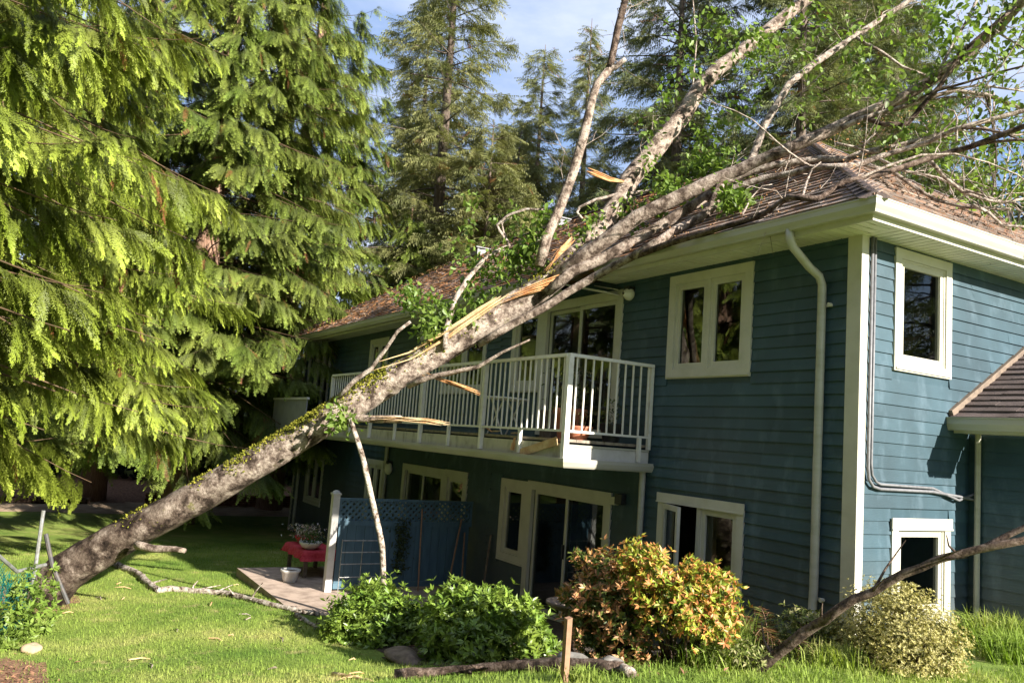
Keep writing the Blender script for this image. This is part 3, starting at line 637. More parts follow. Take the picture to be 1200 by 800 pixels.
# the neighbouring balcony, closed with a plain panel
mb = MB(); mb.box(-16.4, -13.55, BY, BY + .03, 1.35, 2.10); nb = mb.build('balcony_panel', 'grey_panel', house)
mb = MB(); mb.box(-16.45, -13.5, BY - .02, BY + .05, 2.101, 2.15); mb.box(-16.45, -13.5, BY - .015, BY - .001, 1.33, 1.38); mb.build('top_rail', 'rail_paint', nb)
mb = MB(); mb.box(-16.4, -13.55, BY + .04, -.03, 1.30, 1.345); mb.build('balcony_deck', 'deck_wood', house)

# ------------------------------------------------------------------ limb centre lines (x, y, z, radius) and leaf sprays, in metres
BK = {'trunk':[[-7.729,-6.47,-1.16,0.523],[-7.499,-6.166,-0.681,0.508],[-7.414,-6.04,-0.565,0.504],[-7.17,-5.679,-0.232,0.49],[-7.05,-5.496,-0.098,0.484],[-6.755,-5.044,0.232,0.468],[-6.674,-4.922,0.33,0.464],[-6.336,-4.412,0.742,0.446],[-6.302,-4.362,0.783,0.444],[-5.975,-3.869,1.189,0.426],[-5.931,-3.805,1.245,0.424],[-5.562,-3.254,1.723,0.403],[-5.551,-3.237,1.738,0.403],[-5.194,-2.708,2.21,0.383],[-5.185,-2.695,2.222,0.383],[-4.821,-2.15,2.684,0.363],[-4.82,-2.148,2.685,0.363],[-4.452,-1.601,3.162,0.343],[-4.448,-1.595,3.167,0.342],[-4.083,-1.052,3.64,0.322],[-4.061,-1.048,3.649,0.321],[-3.639,-0.56,4.155,0.299]],
 'A':[[-4.096,-1.048,3.689,0.157],[-3.982,-0.703,4.085,0.151],[-3.929,-0.501,4.311,0.148],[-3.892,-0.368,4.519,0.145],[-3.782,-0.111,4.948,0.14],[-3.809,-0.076,4.994,0.14],[-3.792,0.027,5.28,0.137],[-3.745,0.178,5.501,0.134],[-3.714,0.279,5.648,0.132],[-3.629,0.486,5.976,0.127],[-3.637,0.523,6.02,0.127],[-3.551,0.748,6.376,0.122],[-3.546,0.813,6.487,0.121],[-3.49,0.996,6.844,0.117],[-3.449,1.119,7.005,0.115],[-3.391,1.288,7.227,0.112],[-3.296,1.524,7.442,0.108],[-3.282,1.583,7.493,0.107],[-3.124,1.931,7.874,0.101],[-3.131,1.994,7.933,0.101],[-2.982,2.38,8.347,0.094],[-2.897,2.617,8.599,0.09],[-2.819,2.821,8.814,0.087],[-2.647,3.267,9.285,0.08]],
 'B':[[-4.016,-1.095,3.624,0.101],[-3.653,-0.805,3.986,0.097],[-3.563,-0.751,4.061,0.096],[-3.293,-0.517,4.332,0.093],[-3.077,-0.345,4.536,0.091],[-2.931,-0.215,4.637,0.09],[-2.724,-0.031,4.779,0.088],[-2.562,0.113,4.883,0.086],[-2.386,0.27,4.995,0.085],[-2.196,0.442,5.102,0.083],[-2.125,0.476,5.125,0.082],[-1.836,0.761,5.317,0.079],[-1.792,0.756,5.318,0.079],[-1.483,1.073,5.52,0.076],[-1.373,1.164,5.579,0.075],[-1.138,1.366,5.735,0.072],[-1.029,1.455,5.804,0.071],[-0.799,1.656,5.931,0.069],[-0.727,1.692,5.956,0.068],[-0.475,1.909,6.166,0.066],[-0.44,1.917,6.18,0.065],[-0.25,2.066,6.369,0.063],[-0.161,2.093,6.437,0.062],[0.104,2.285,6.734,0.059],[0.131,2.258,6.728,0.059],[0.353,2.407,7.045,0.057],[0.393,2.381,7.055,0.056],[0.621,2.512,7.414,0.053]],
 'D':[[-4.088,-1.179,3.878,0.079],[-4.057,-1.124,4.237,0.076],[-4.047,-1.107,4.347,0.075],[-4.0,-1.023,4.585,0.073],[-3.993,-1.011,4.619,0.072],[-3.946,-0.927,4.938,0.07],[-3.903,-0.852,5.224,0.067],[-3.895,-0.84,5.298,0.067],[-3.876,-0.807,5.496,0.065],[-3.858,-0.776,5.667,0.064],[-3.848,-0.76,5.757,0.063],[-3.826,-0.723,6.04,0.061],[-3.804,-0.689,6.306,0.059],[-3.789,-0.664,6.415,0.058],[-3.775,-0.639,6.522,0.057],[-3.7,-0.504,6.748,0.055]],
 'D2':[[-3.7,-0.504,6.748,0.055],[-3.68,-0.487,6.909,0.054],[-3.673,-0.482,6.97,0.053],[-3.647,-0.463,7.193,0.051],[-3.631,-0.451,7.33,0.051],[-3.619,-0.44,7.416,0.05],[-3.587,-0.41,7.639,0.048],[-3.571,-0.394,7.755,0.047],[-3.561,-0.389,7.863,0.047],[-3.54,-0.379,8.089,0.045],[-3.519,-0.369,8.316,0.043]],
 'D3':[[-3.714,-0.522,6.723,0.048],[-3.687,-0.495,6.742,0.045],[-3.661,-0.469,6.76,0.043],[-3.634,-0.442,6.779,0.04],[-3.632,-0.44,6.781,0.04],[-3.61,-0.421,6.805,0.037],[-3.585,-0.4,6.831,0.035],[-3.561,-0.379,6.857,0.032],[-3.537,-0.358,6.883,0.03]],
 'E':[[-3.898,-1.162,3.494,0.074],[-3.718,-0.957,3.743,0.073],[-3.671,-0.904,3.807,0.072],[-3.522,-0.708,3.921,0.072],[-3.452,-0.617,3.975,0.071],[-3.325,-0.46,4.104,0.071],[-3.235,-0.349,4.196,0.07],[-3.133,-0.223,4.303,0.07],[-3.011,-0.074,4.429,0.069],[-2.942,0.01,4.506,0.069],[-2.794,0.189,4.67,0.068],[-2.755,0.236,4.716,0.068],[-2.57,0.456,4.933,0.067]],
 'Fs':[[-4.32,-1.898,2.732,0.047],[-4.105,-1.653,2.951,0.049],[-4.032,-1.571,3.025,0.049],[-3.888,-1.403,3.157,0.05],[-3.75,-1.242,3.283,0.051],[-3.674,-1.158,3.366,0.051],[-3.564,-1.036,3.486,0.052],[-3.463,-0.921,3.583,0.053],[-3.271,-0.737,3.745,0.054],[-3.162,-0.743,3.763,0.053],[-2.876,-0.562,3.935,0.054],[-2.793,-0.593,3.932,0.054],[-2.545,-0.457,4.079,0.055],[-2.535,-0.446,4.09,0.055],[-2.519,-0.186,4.291,0.057],[-2.54,-0.043,4.373,0.058],[-2.472,0.161,4.507,0.059],[-2.42,0.261,4.612,0.059],[-2.389,0.293,4.652,0.06],[-2.288,0.338,4.943,0.061]],
 'G':[[-2.427,0.319,4.858,0.055],[-2.232,0.443,5.021,0.053],[-2.131,0.519,5.07,0.052],[-2.01,0.611,5.128,0.05],[-1.823,0.765,5.177,0.049],[-1.753,0.796,5.184,0.048],[-1.517,1.022,5.223,0.046],[-1.409,1.112,5.237,0.044],[-1.217,1.279,5.217,0.043],[-1.185,1.301,5.213,0.042],[-1.048,1.402,5.287,0.041],[-0.927,1.499,5.309,0.04],[-0.755,1.634,5.339,0.038],[-0.638,1.722,5.374,0.037],[-0.485,1.835,5.419,0.035],[-0.357,1.926,5.464,0.034],[-0.189,2.043,5.522,0.033],[-0.071,2.103,5.544,0.031],[0.191,2.312,5.625,0.029],[0.311,2.395,5.657,0.028],[0.46,2.483,5.698,0.026],[0.715,2.661,5.78,0.024]],
 'H':[[-2.274,0.392,4.817,0.049],[-2.169,0.444,4.894,0.048],[-1.983,0.567,4.955,0.045],[-1.875,0.637,4.99,0.044],[-1.687,0.767,5.019,0.042],[-1.567,0.786,5.014,0.04],[-1.343,0.892,5.051,0.038],[-1.217,0.772,4.996,0.037],[-0.904,0.884,4.957,0.034],[-0.873,1.06,4.997,0.033],[-0.777,1.245,5.095,0.031],[-0.7,1.331,5.143,0.03],[-0.546,1.455,5.198,0.028],[-0.318,1.621,5.274,0.025],[-0.281,1.6,5.27,0.025],[-0.098,1.721,5.378,0.023],[-0.024,1.715,5.374,0.022],[0.211,1.883,5.447,0.019]],
 'I':[[-2.83,-0.563,3.932,0.043],[-2.137,-0.569,3.989,0.04],[-1.976,-0.684,3.947,0.039],[-1.578,-0.504,4.034,0.037],[-1.464,-0.586,4.003,0.036],[-1.149,-0.432,4.08,0.035],[-1.09,-0.424,4.09,0.035],[-0.929,-0.335,4.151,0.034],[-0.736,-0.289,4.249,0.033],[-0.591,-0.376,4.236,0.032],[-0.299,-0.287,4.173,0.031],[-0.304,-0.228,4.212,0.031],[-0.205,-0.022,4.39,0.031],[-0.133,0.089,4.428,0.03],[-0.09,0.463,4.566,0.031],[-0.093,0.664,4.658,0.031],[0.044,1.003,4.821,0.03],[0.074,1.067,4.848,0.03],[0.302,1.363,4.973,0.029],[0.353,1.295,4.946,0.029],[0.628,1.49,5.074,0.028],[0.757,1.516,5.102,0.027],[0.949,1.566,5.152,0.027],[1.233,1.681,5.248,0.025]],
 'J':[[-2.366,0.744,5.181,0.054],[-2.281,0.887,5.496,0.052],[-2.26,0.919,5.623,0.051],[-2.222,0.978,5.853,0.049],[-2.163,1.076,6.079,0.048],[-2.058,1.249,6.478,0.045],[-2.04,1.281,6.513,0.045],[-1.895,1.541,6.795,0.043],[-1.86,1.605,6.854,0.042],[-1.71,1.879,7.107,0.04],[-1.67,1.951,7.173,0.039],[-1.476,2.301,7.491,0.036],[-1.451,2.35,7.535,0.036],[-1.281,2.659,7.809,0.033],[-1.279,2.665,7.814,0.033],[-1.092,2.999,8.157,0.03]],
 'J2':[[-1.599,1.973,7.178,0.025],[-1.51,2.059,7.092,0.023],[-1.422,2.143,7.006,0.021],[-1.369,2.194,6.955,0.02],[-1.336,2.225,6.916,0.019],[-1.254,2.303,6.819,0.017],[-1.187,2.366,6.739,0.015],[-1.171,2.381,6.728,0.015],[-1.078,2.468,6.666,0.013],[-0.986,2.554,6.605,0.011]],
 'K':[[-1.214,1.212,5.599,0.033],[-1.042,1.362,5.706,0.032],[-0.962,1.436,5.735,0.031],[-0.76,1.628,5.809,0.03],[-0.706,1.667,5.829,0.029],[-0.506,1.857,5.929,0.028],[-0.462,1.895,5.945,0.027],[-0.298,2.048,6.009,0.026],[-0.219,2.131,5.989,0.025],[-0.064,2.293,5.948,0.024],[0.015,2.373,5.895,0.023],[0.211,2.591,5.764,0.022],[0.242,2.593,5.745,0.021],[0.453,2.846,5.635,0.02]],
 'L':[[-0.939,1.269,5.659,0.031],[-0.787,1.444,5.574,0.029],[-0.727,1.506,5.576,0.029],[-0.606,1.634,5.581,0.028],[-0.528,1.674,5.696,0.027],[-0.479,1.7,5.769,0.027],[-0.355,1.77,5.939,0.026],[-0.295,1.803,6.02,0.025],[-0.198,1.834,6.199,0.024],[-0.126,1.855,6.329,0.023],[-0.031,1.919,6.433,0.022],[0.094,2.003,6.57,0.021],[0.155,2.039,6.629,0.021],[0.336,2.168,6.822,0.019]],
 'M':[[-0.974,1.147,5.087,0.026],[-0.862,1.248,5.04,0.025],[-0.784,1.318,5.007,0.025],[-0.642,1.445,4.948,0.023],[-0.601,1.475,4.902,0.023],[-0.477,1.589,4.757,0.021],[-0.441,1.607,4.726,0.021],[-0.303,1.742,4.599,0.019],[-0.271,1.744,4.585,0.019],[-0.101,1.915,4.516,0.018],[-0.081,1.904,4.507,0.017],[0.085,2.065,4.496,0.016],[0.268,2.21,4.478,0.014]],
 'N':[[-0.18,1.325,5.0,0.021],[-0.11,1.421,4.855,0.02],[-0.061,1.489,4.754,0.019],[-0.036,1.523,4.719,0.019],[0.049,1.637,4.605,0.018],[0.062,1.655,4.587,0.018],[0.15,1.767,4.544,0.017],[0.22,1.856,4.509,0.016],[0.256,1.899,4.504,0.016],[0.319,1.976,4.494,0.015],[0.366,2.028,4.51,0.015],[0.477,2.152,4.546,0.014]],
 'O':[[-0.633,1.143,5.036,0.018],[-0.511,1.286,4.944,0.017],[-0.453,1.354,4.899,0.016],[-0.385,1.431,4.876,0.016],[-0.255,1.578,4.832,0.015],[-0.225,1.611,4.823,0.015],[-0.132,1.719,4.756,0.014],[-0.038,1.828,4.688,0.013],[-0.012,1.858,4.675,0.013],[0.112,1.998,4.611,0.012],[0.234,2.136,4.548,0.011]],
 'P':[[0.107,1.742,4.461,0.019],[0.158,1.81,4.421,0.018],[0.209,1.876,4.382,0.017],[0.209,1.877,4.381,0.017],[0.247,1.93,4.314,0.017],[0.286,1.984,4.246,0.016],[0.287,1.985,4.244,0.016],[0.343,2.053,4.241,0.015],[0.4,2.122,4.237,0.015],[0.456,2.191,4.234,0.014]],
 'Q':[[-3.483,0.445,5.14,0.029],[-3.555,0.272,5.143,0.028],[-3.566,0.248,5.136,0.027],[-3.652,0.058,5.083,0.026],[-3.66,0.04,5.078,0.026],[-3.737,-0.133,5.039,0.025],[-3.768,-0.203,5.024,0.024],[-3.821,-0.318,4.977,0.023],[-3.887,-0.462,4.919,0.022],[-3.903,-0.496,4.897,0.022],[-3.982,-0.66,4.787,0.02],[-3.982,-0.66,4.787,0.02],[-3.996,-0.688,4.711,0.02],[-3.945,-0.615,4.619,0.019]],
 'R':[[-4.593,-2.245,2.661,0.043],[-4.625,-2.228,2.911,0.041],[-4.647,-2.218,2.931,0.041],[-4.67,-2.155,3.165,0.039],[-4.688,-2.108,3.345,0.037],[-4.686,-2.071,3.413,0.037],[-4.666,-1.952,3.646,0.035],[-4.678,-1.922,3.692,0.035],[-4.66,-1.794,3.871,0.033],[-4.646,-1.7,4.001,0.032],[-4.626,-1.611,4.063,0.031],[-4.574,-1.39,4.217,0.029]],
 'R2':[[-4.574,-1.39,4.217,0.024],[-4.601,-1.492,4.336,0.022],[-4.616,-1.548,4.401,0.022],[-4.623,-1.587,4.461,0.021],[-4.623,-1.591,4.467,0.021],[-4.546,-1.511,4.57,0.02],[-4.512,-1.476,4.615,0.019],[-4.458,-1.409,4.65,0.018],[-4.366,-1.295,4.709,0.017],[-4.365,-1.293,4.709,0.017],[-4.272,-1.164,4.71,0.015],[-4.179,-1.035,4.712,0.014]],
 'R3':[[-4.574,-1.39,4.217,0.018],[-4.598,-1.417,4.281,0.017],[-4.621,-1.443,4.345,0.015],[-4.64,-1.465,4.398,0.015],[-4.643,-1.467,4.411,0.014],[-4.657,-1.481,4.482,0.013],[-4.666,-1.488,4.521,0.013],[-4.656,-1.465,4.542,0.012],[-4.636,-1.412,4.589,0.011],[-4.615,-1.36,4.636,0.01]],
 'S':[[-5.359,-3.368,1.909,0.038],[-5.251,-3.278,2.062,0.036],[-5.192,-3.228,2.146,0.034],[-5.138,-3.177,2.201,0.033],[-5.029,-3.07,2.315,0.031],[-5.022,-3.065,2.327,0.03],[-4.924,-2.994,2.492,0.028],[-4.872,-2.956,2.579,0.026],[-4.828,-2.927,2.658,0.025],[-4.739,-2.868,2.817,0.023],[-4.733,-2.863,2.823,0.022],[-4.618,-2.752,2.947,0.02]],
 'stub':[[-6.573,-5.436,-0.167,0.077],[-6.49,-5.363,-0.176,0.071],[-6.406,-5.291,-0.186,0.066],[-6.365,-5.255,-0.19,0.063],[-6.322,-5.219,-0.184,0.06],[-6.237,-5.149,-0.171,0.054],[-6.152,-5.078,-0.159,0.049],[-6.108,-5.041,-0.152,0.046],[-6.068,-5.008,-0.153,0.043],[-5.986,-4.938,-0.155,0.038]],
 'stub2':[[-4.781,-2.637,2.128,0.073],[-4.606,-2.477,2.232,0.064],[-4.567,-2.442,2.255,0.062],[-4.429,-2.308,2.305,0.056],[-4.263,-2.147,2.365,0.048],[-4.25,-2.138,2.368,0.048],[-4.101,-1.989,2.42,0.041],[-4.075,-1.974,2.438,0.04],[-3.916,-1.838,2.57,0.032],[-3.842,-1.778,2.63,0.028],[-3.751,-1.699,2.688,0.024],[-3.585,-1.556,2.794,0.016]],
 'U':[[-1.522,-0.074,4.298,0.012],[-1.626,0.079,4.422,0.011],[-1.702,0.203,4.537,0.011],[-1.748,0.293,4.633,0.01],[-1.783,0.336,4.655,0.01],[-1.759,0.382,4.72,0.009],[-1.717,0.411,4.777,0.008],[-1.7,0.422,4.8,0.008],[-1.67,0.454,4.808,0.007],[-1.62,0.509,4.822,0.006]],
 'V':[[-0.712,-0.036,4.329,0.015],[-0.863,0.167,4.473,0.014],[-0.983,0.335,4.606,0.013],[-1.08,0.466,4.704,0.013],[-1.146,0.558,4.763,0.013],[-1.172,0.625,4.852,0.011],[-1.169,0.655,4.924,0.01],[-1.168,0.656,4.926,0.01],[-1.137,0.697,4.974,0.009],[-1.106,0.738,5.022,0.008]],
 'W':[[0.006,1.597,5.185,0.014],[0.01,1.589,5.244,0.013],[0.013,1.582,5.303,0.012],[0.016,1.577,5.344,0.011],[0.018,1.576,5.362,0.011],[0.026,1.575,5.42,0.009],[0.026,1.575,5.421,0.009],[0.018,1.549,5.474,0.008],[0.013,1.531,5.511,0.007],[0.004,1.515,5.514,0.007],[-0.025,1.464,5.524,0.006]],
 'X':[[-0.386,1.88,6.213,0.022],[-0.349,1.955,6.396,0.021],[-0.317,2.02,6.552,0.02],[-0.311,2.033,6.578,0.02],[-0.268,2.121,6.757,0.018],[-0.248,2.162,6.841,0.018],[-0.227,2.203,6.94,0.017],[-0.189,2.28,7.126,0.016],[-0.177,2.305,7.186,0.016],[-0.169,2.326,7.323,0.015],[-0.156,2.356,7.524,0.013]],
 'Y':[[-0.972,1.295,5.313,0.016],[-0.95,1.322,5.353,0.015],[-0.929,1.349,5.392,0.014],[-0.908,1.376,5.431,0.012],[-0.887,1.403,5.47,0.011],[-0.871,1.422,5.498,0.01],[-0.868,1.43,5.486,0.01],[-0.857,1.459,5.444,0.009],[-0.846,1.487,5.402,0.007]],
 'Z':[[-1.19,1.109,5.37,0.019],[-1.122,1.174,5.347,0.017],[-1.054,1.238,5.323,0.016],[-1.05,1.242,5.322,0.016],[-0.989,1.301,5.288,0.015],[-0.925,1.361,5.254,0.014],[-0.924,1.363,5.253,0.014],[-0.854,1.425,5.25,0.013],[-0.785,1.486,5.246,0.011],[-0.717,1.547,5.243,0.01]],
 'AA':[[-0.291,1.899,5.974,0.016],[-0.208,1.98,5.986,0.015],[-0.125,2.061,5.998,0.014],[-0.043,2.141,6.009,0.013],[-0.034,2.15,6.011,0.013],[0.037,2.224,5.991,0.012],[0.116,2.307,5.969,0.012],[0.194,2.389,5.948,0.011],[0.273,2.471,5.926,0.01]],
 'AB':[[0.142,2.089,6.599,0.015],[0.176,2.127,6.559,0.014],[0.209,2.165,6.519,0.013],[0.231,2.19,6.493,0.012],[0.242,2.202,6.481,0.012],[0.276,2.241,6.444,0.011],[0.31,2.279,6.407,0.01],[0.344,2.317,6.37,0.009],[0.378,2.355,6.334,0.008]],
 'AC':[[-3.547,0.847,6.337,0.016],[-3.532,0.867,6.597,0.015],[-3.518,0.886,6.858,0.014],[-3.518,0.887,6.861,0.014],[-3.512,0.891,7.121,0.013],[-3.506,0.896,7.385,0.012],[-3.502,0.898,7.519,0.011],[-3.51,0.883,7.649,0.011],[-3.524,0.853,7.912,0.01],[-3.538,0.823,8.177,0.009]],
 'sp1':[[-4.212,-1.673,3.313],[-3.944,-1.273,3.552],[-3.678,-0.801,3.803]],
 'sp2':[[-5.024,-3.096,2.323],[-4.855,-2.619,2.528],[-4.624,-2.257,2.821],[-4.372,-1.908,3.157],[-4.137,-1.549,3.496]],
 'sp3':[[-4.784,-2.445,2.305],[-4.391,-2.19,2.198],[-4.125,-1.909,2.088]],
 'sp4':[[-5.074,-3.021,1.648],[-4.762,-2.699,1.689],[-4.547,-2.434,1.691],[-4.353,-2.197,1.668]],
 'sp5':[[-3.694,-0.034,5.23],[-3.794,-0.303,5.228],[-3.95,-0.594,5.334]],
 'sp6':[[-3.905,-1.182,3.781],[-3.834,-1.044,4.039],[-3.786,-0.86,4.277]],
 'stub4':[[-5.332,-3.163,1.655,0.057],[-5.257,-3.092,1.658,0.056],[-5.181,-3.022,1.662,0.055],[-5.107,-2.953,1.665,0.054],[-5.078,-2.926,1.666,0.053],[-5.032,-2.884,1.67,0.053],[-4.957,-2.815,1.677,0.052],[-4.883,-2.747,1.683,0.051],[-4.809,-2.68,1.689,0.05]],
 'stick':[[-5.006,-3.303,1.65],[-4.953,-3.101,1.173],[-4.925,-2.913,0.586],[-4.994,-2.702,0.039],[-5.089,-2.519,-0.578]],
 'limb':[[-0.15,-2.247,-0.244,0.048],[0.087,-2.07,-0.232,0.046],[0.123,-2.044,-0.231,0.045],[0.322,-1.904,-0.196,0.043],[0.402,-1.849,-0.181,0.043],[0.538,-1.798,-0.032,0.041],[0.604,-1.775,0.038,0.04],[0.744,-1.725,0.187,0.039],[0.813,-1.701,0.26,0.038],[0.936,-1.65,0.372,0.036],[0.949,-1.645,0.383,0.036],[1.063,-1.599,0.483,0.035],[1.155,-1.561,0.559,0.034],[1.25,-1.523,0.638,0.033],[1.356,-1.481,0.723,0.032],[1.459,-1.442,0.805,0.031],[1.555,-1.402,0.872,0.03],[1.657,-1.361,0.942,0.029],[1.753,-1.315,0.983,0.028],[1.888,-1.253,1.04,0.026],[1.948,-1.225,1.063,0.026],[2.11,-1.154,1.123,0.024],[2.139,-1.141,1.131,0.024],[2.324,-1.063,1.186,0.022]],
 'limb2':[[1.865,-1.212,1.037,0.023],[1.921,-1.184,1.082,0.022],[1.976,-1.157,1.126,0.021],[1.977,-1.156,1.127,0.021],[2.033,-1.127,1.169,0.02],[2.089,-1.099,1.21,0.019],[2.106,-1.091,1.222,0.019],[2.144,-1.072,1.25,0.018],[2.199,-1.045,1.29,0.018],[2.254,-1.018,1.33,0.017]],
 'lb1':[[-11.04,-5.18,-1.22,0.063],[-10.06,-4.94,-1.18,0.058],[-8.43,-4.83,-1.12,0.051],[-8.56,-4.63,-1.13,0.051],[-7.96,-3.99,-1.11,0.048],[-6.85,-3.63,-1.07,0.044],[-6.14,-3.35,-1.04,0.041],[-5.9,-3.14,-1.03,0.039]],
 'lb2':[[-5.93,-3.46,-1.03,0.034],[-5.28,-3.44,-1.01,0.024],[-4.52,-3.42,-0.96,0.015]],
 'lb3':[[-2.36,-4.19,-0.71,0.025],[-2.13,-4.1,-0.67,0.018],[-1.6,-4.07,-0.56,0.011]],
 'log':[[-1.51,-3.94,-0.54,0.05],[-1.34,-3.56,-0.5,0.053],[-0.73,-3.27,-0.33,0.051],[-0.26,-3.1,-0.21,0.051],[0.22,-2.9,-0.12,0.05]],
 'log2':[[-0.34,-2.71,-0.23,0.044],[-0.06,-2.77,-0.17,0.044],[0.36,-2.95,-0.1,0.043]]}
LEAF_SPOTS = [[[-4.92,-2.34,3.23],[0.41,0.41,0.21],300],[[-5.24,-2.53,3.41],[0.21,0.21,0.17],120],[[-4.61,-2.52,2.89],[0.16,0.16,0.13],100],[[-5.08,-1.81,4.06],[0.3,0.3,0.24],160],[[-4.64,-1.41,3.82],[0.42,0.42,0.21],320],[[-4.5,-1.24,4.08],[0.3,0.3,0.21],260],[[-4.4,-1.11,4.26],[0.24,0.24,0.3],260],[[-4.73,-1.68,3.49],[0.24,0.24,0.14],120],[[-4.7,-1.31,4.65],[0.17,0.17,0.17],60],[[-5.03,-1.69,4.7],[0.22,0.22,0.22],70],[[-4.21,-1.04,4.55],[0.17,0.17,0.19],120],[[-4.69,-1.93,3.15],[0.23,0.23,0.12],90],[[-3.7,-0.04,4.77],[0.21,0.21,0.18],220],[[-3.85,-0.44,4.58],[0.14,0.14,0.12],120],[[-3.83,-0.58,4.42],[0.12,0.12,0.12],80],[[-3.25,0.11,4.83],[0.16,0.16,0.12],110],[[-3.18,0.17,5.13],[0.19,0.19,0.14],150],[[-2.92,0.25,4.97],[0.2,0.2,0.11],140],[[-1.92,0.26,4.58],[0.17,0.17,0.15],220],[[-2.06,0.18,4.68],[0.13,0.13,0.08],100],[[-3.1,0.63,5.4],[0.21,0.21,0.17],160],[[-2.45,0.77,5.33],[0.23,0.23,0.16],200],[[-2.83,0.68,5.46],[0.19,0.19,0.16],150],[[-3.27,0.84,5.87],[0.24,0.24,0.24],120],[[-3.06,1.12,6.13],[0.27,0.27,0.27],120],[[-3.15,0.19,6.9],[0.3,0.3,0.41],57],[[-2.98,0.4,7.27],[0.24,0.24,0.35],53],[[-2.84,0.57,7.52],[0.26,0.26,0.21],45],[[-2.77,0.77,7.18],[0.26,0.26,0.24],60],[[-2.6,1.08,7.09],[0.33,0.33,0.19],72],[[-2.44,1.31,7.29],[0.3,0.3,0.21],57],[[-2.64,0.94,7.43],[0.3,0.3,0.24],45],[[-2.49,1.3,6.99],[0.33,0.33,0.17],68],[[-2.27,1.65,7.08],[0.3,0.3,0.24],64],[[-2.1,1.86,7.4],[0.26,0.26,0.24],45],[[-2.49,1.41,6.53],[0.41,0.41,0.3],64],[[-2.21,1.86,6.57],[0.47,0.47,0.3],72],[[-1.95,2.22,6.96],[0.35,0.35,0.35],57],[[-1.91,2.37,6.61],[0.41,0.41,0.3],68],[[-3.4,0.01,5.94],[0.26,0.26,0.26],45],[[-3.28,0.11,6.3],[0.21,0.21,0.26],38],[[-3.49,-0.04,5.46],[0.21,0.21,0.17],30],[[-0.74,1.44,5.52],[0.35,0.35,0.2],67],[[-0.47,1.86,5.66],[0.35,0.35,0.18],63],[[-0.21,2.11,6.49],[0.2,0.2,0.3],40],[[-0.07,2.39,6.31],[0.25,0.25,0.25],49],[[0.06,2.52,6.72],[0.2,0.2,0.3],49],[[0.06,2.7,5.93],[0.2,0.2,0.25],49],[[-0.16,2.38,5.7],[0.35,0.35,0.15],58],[[0.1,2.53,6.98],[0.25,0.25,0.18],40],[[-0.24,1.97,6.88],[0.2,0.2,0.2],27],[[-0.56,1.48,6.63],[0.2,0.2,0.2],36],[[-0.97,3.03,5.55],[0.37,0.37,0.17],110],[[-0.74,3.42,5.53],[0.43,0.43,0.25],165],[[-0.53,3.74,5.66],[0.31,0.31,0.31],154],[[-0.71,3.56,5.2],[0.37,0.37,0.17],121],[[-0.54,3.85,5.17],[0.25,0.25,0.2],104],[[-0.93,3.16,5.28],[0.31,0.31,0.12],77],[[-1.01,2.9,5.82],[0.25,0.25,0.12],49],[[-1.11,2.9,5.09],[0.25,0.25,0.1],33],[[-0.56,3.9,4.84],[0.18,0.18,0.1],49],[[-5.04,-3.34,1.57],[0.11,0.11,0.08],90],[[-5.09,-3.45,1.69],[0.09,0.09,0.07],60]]

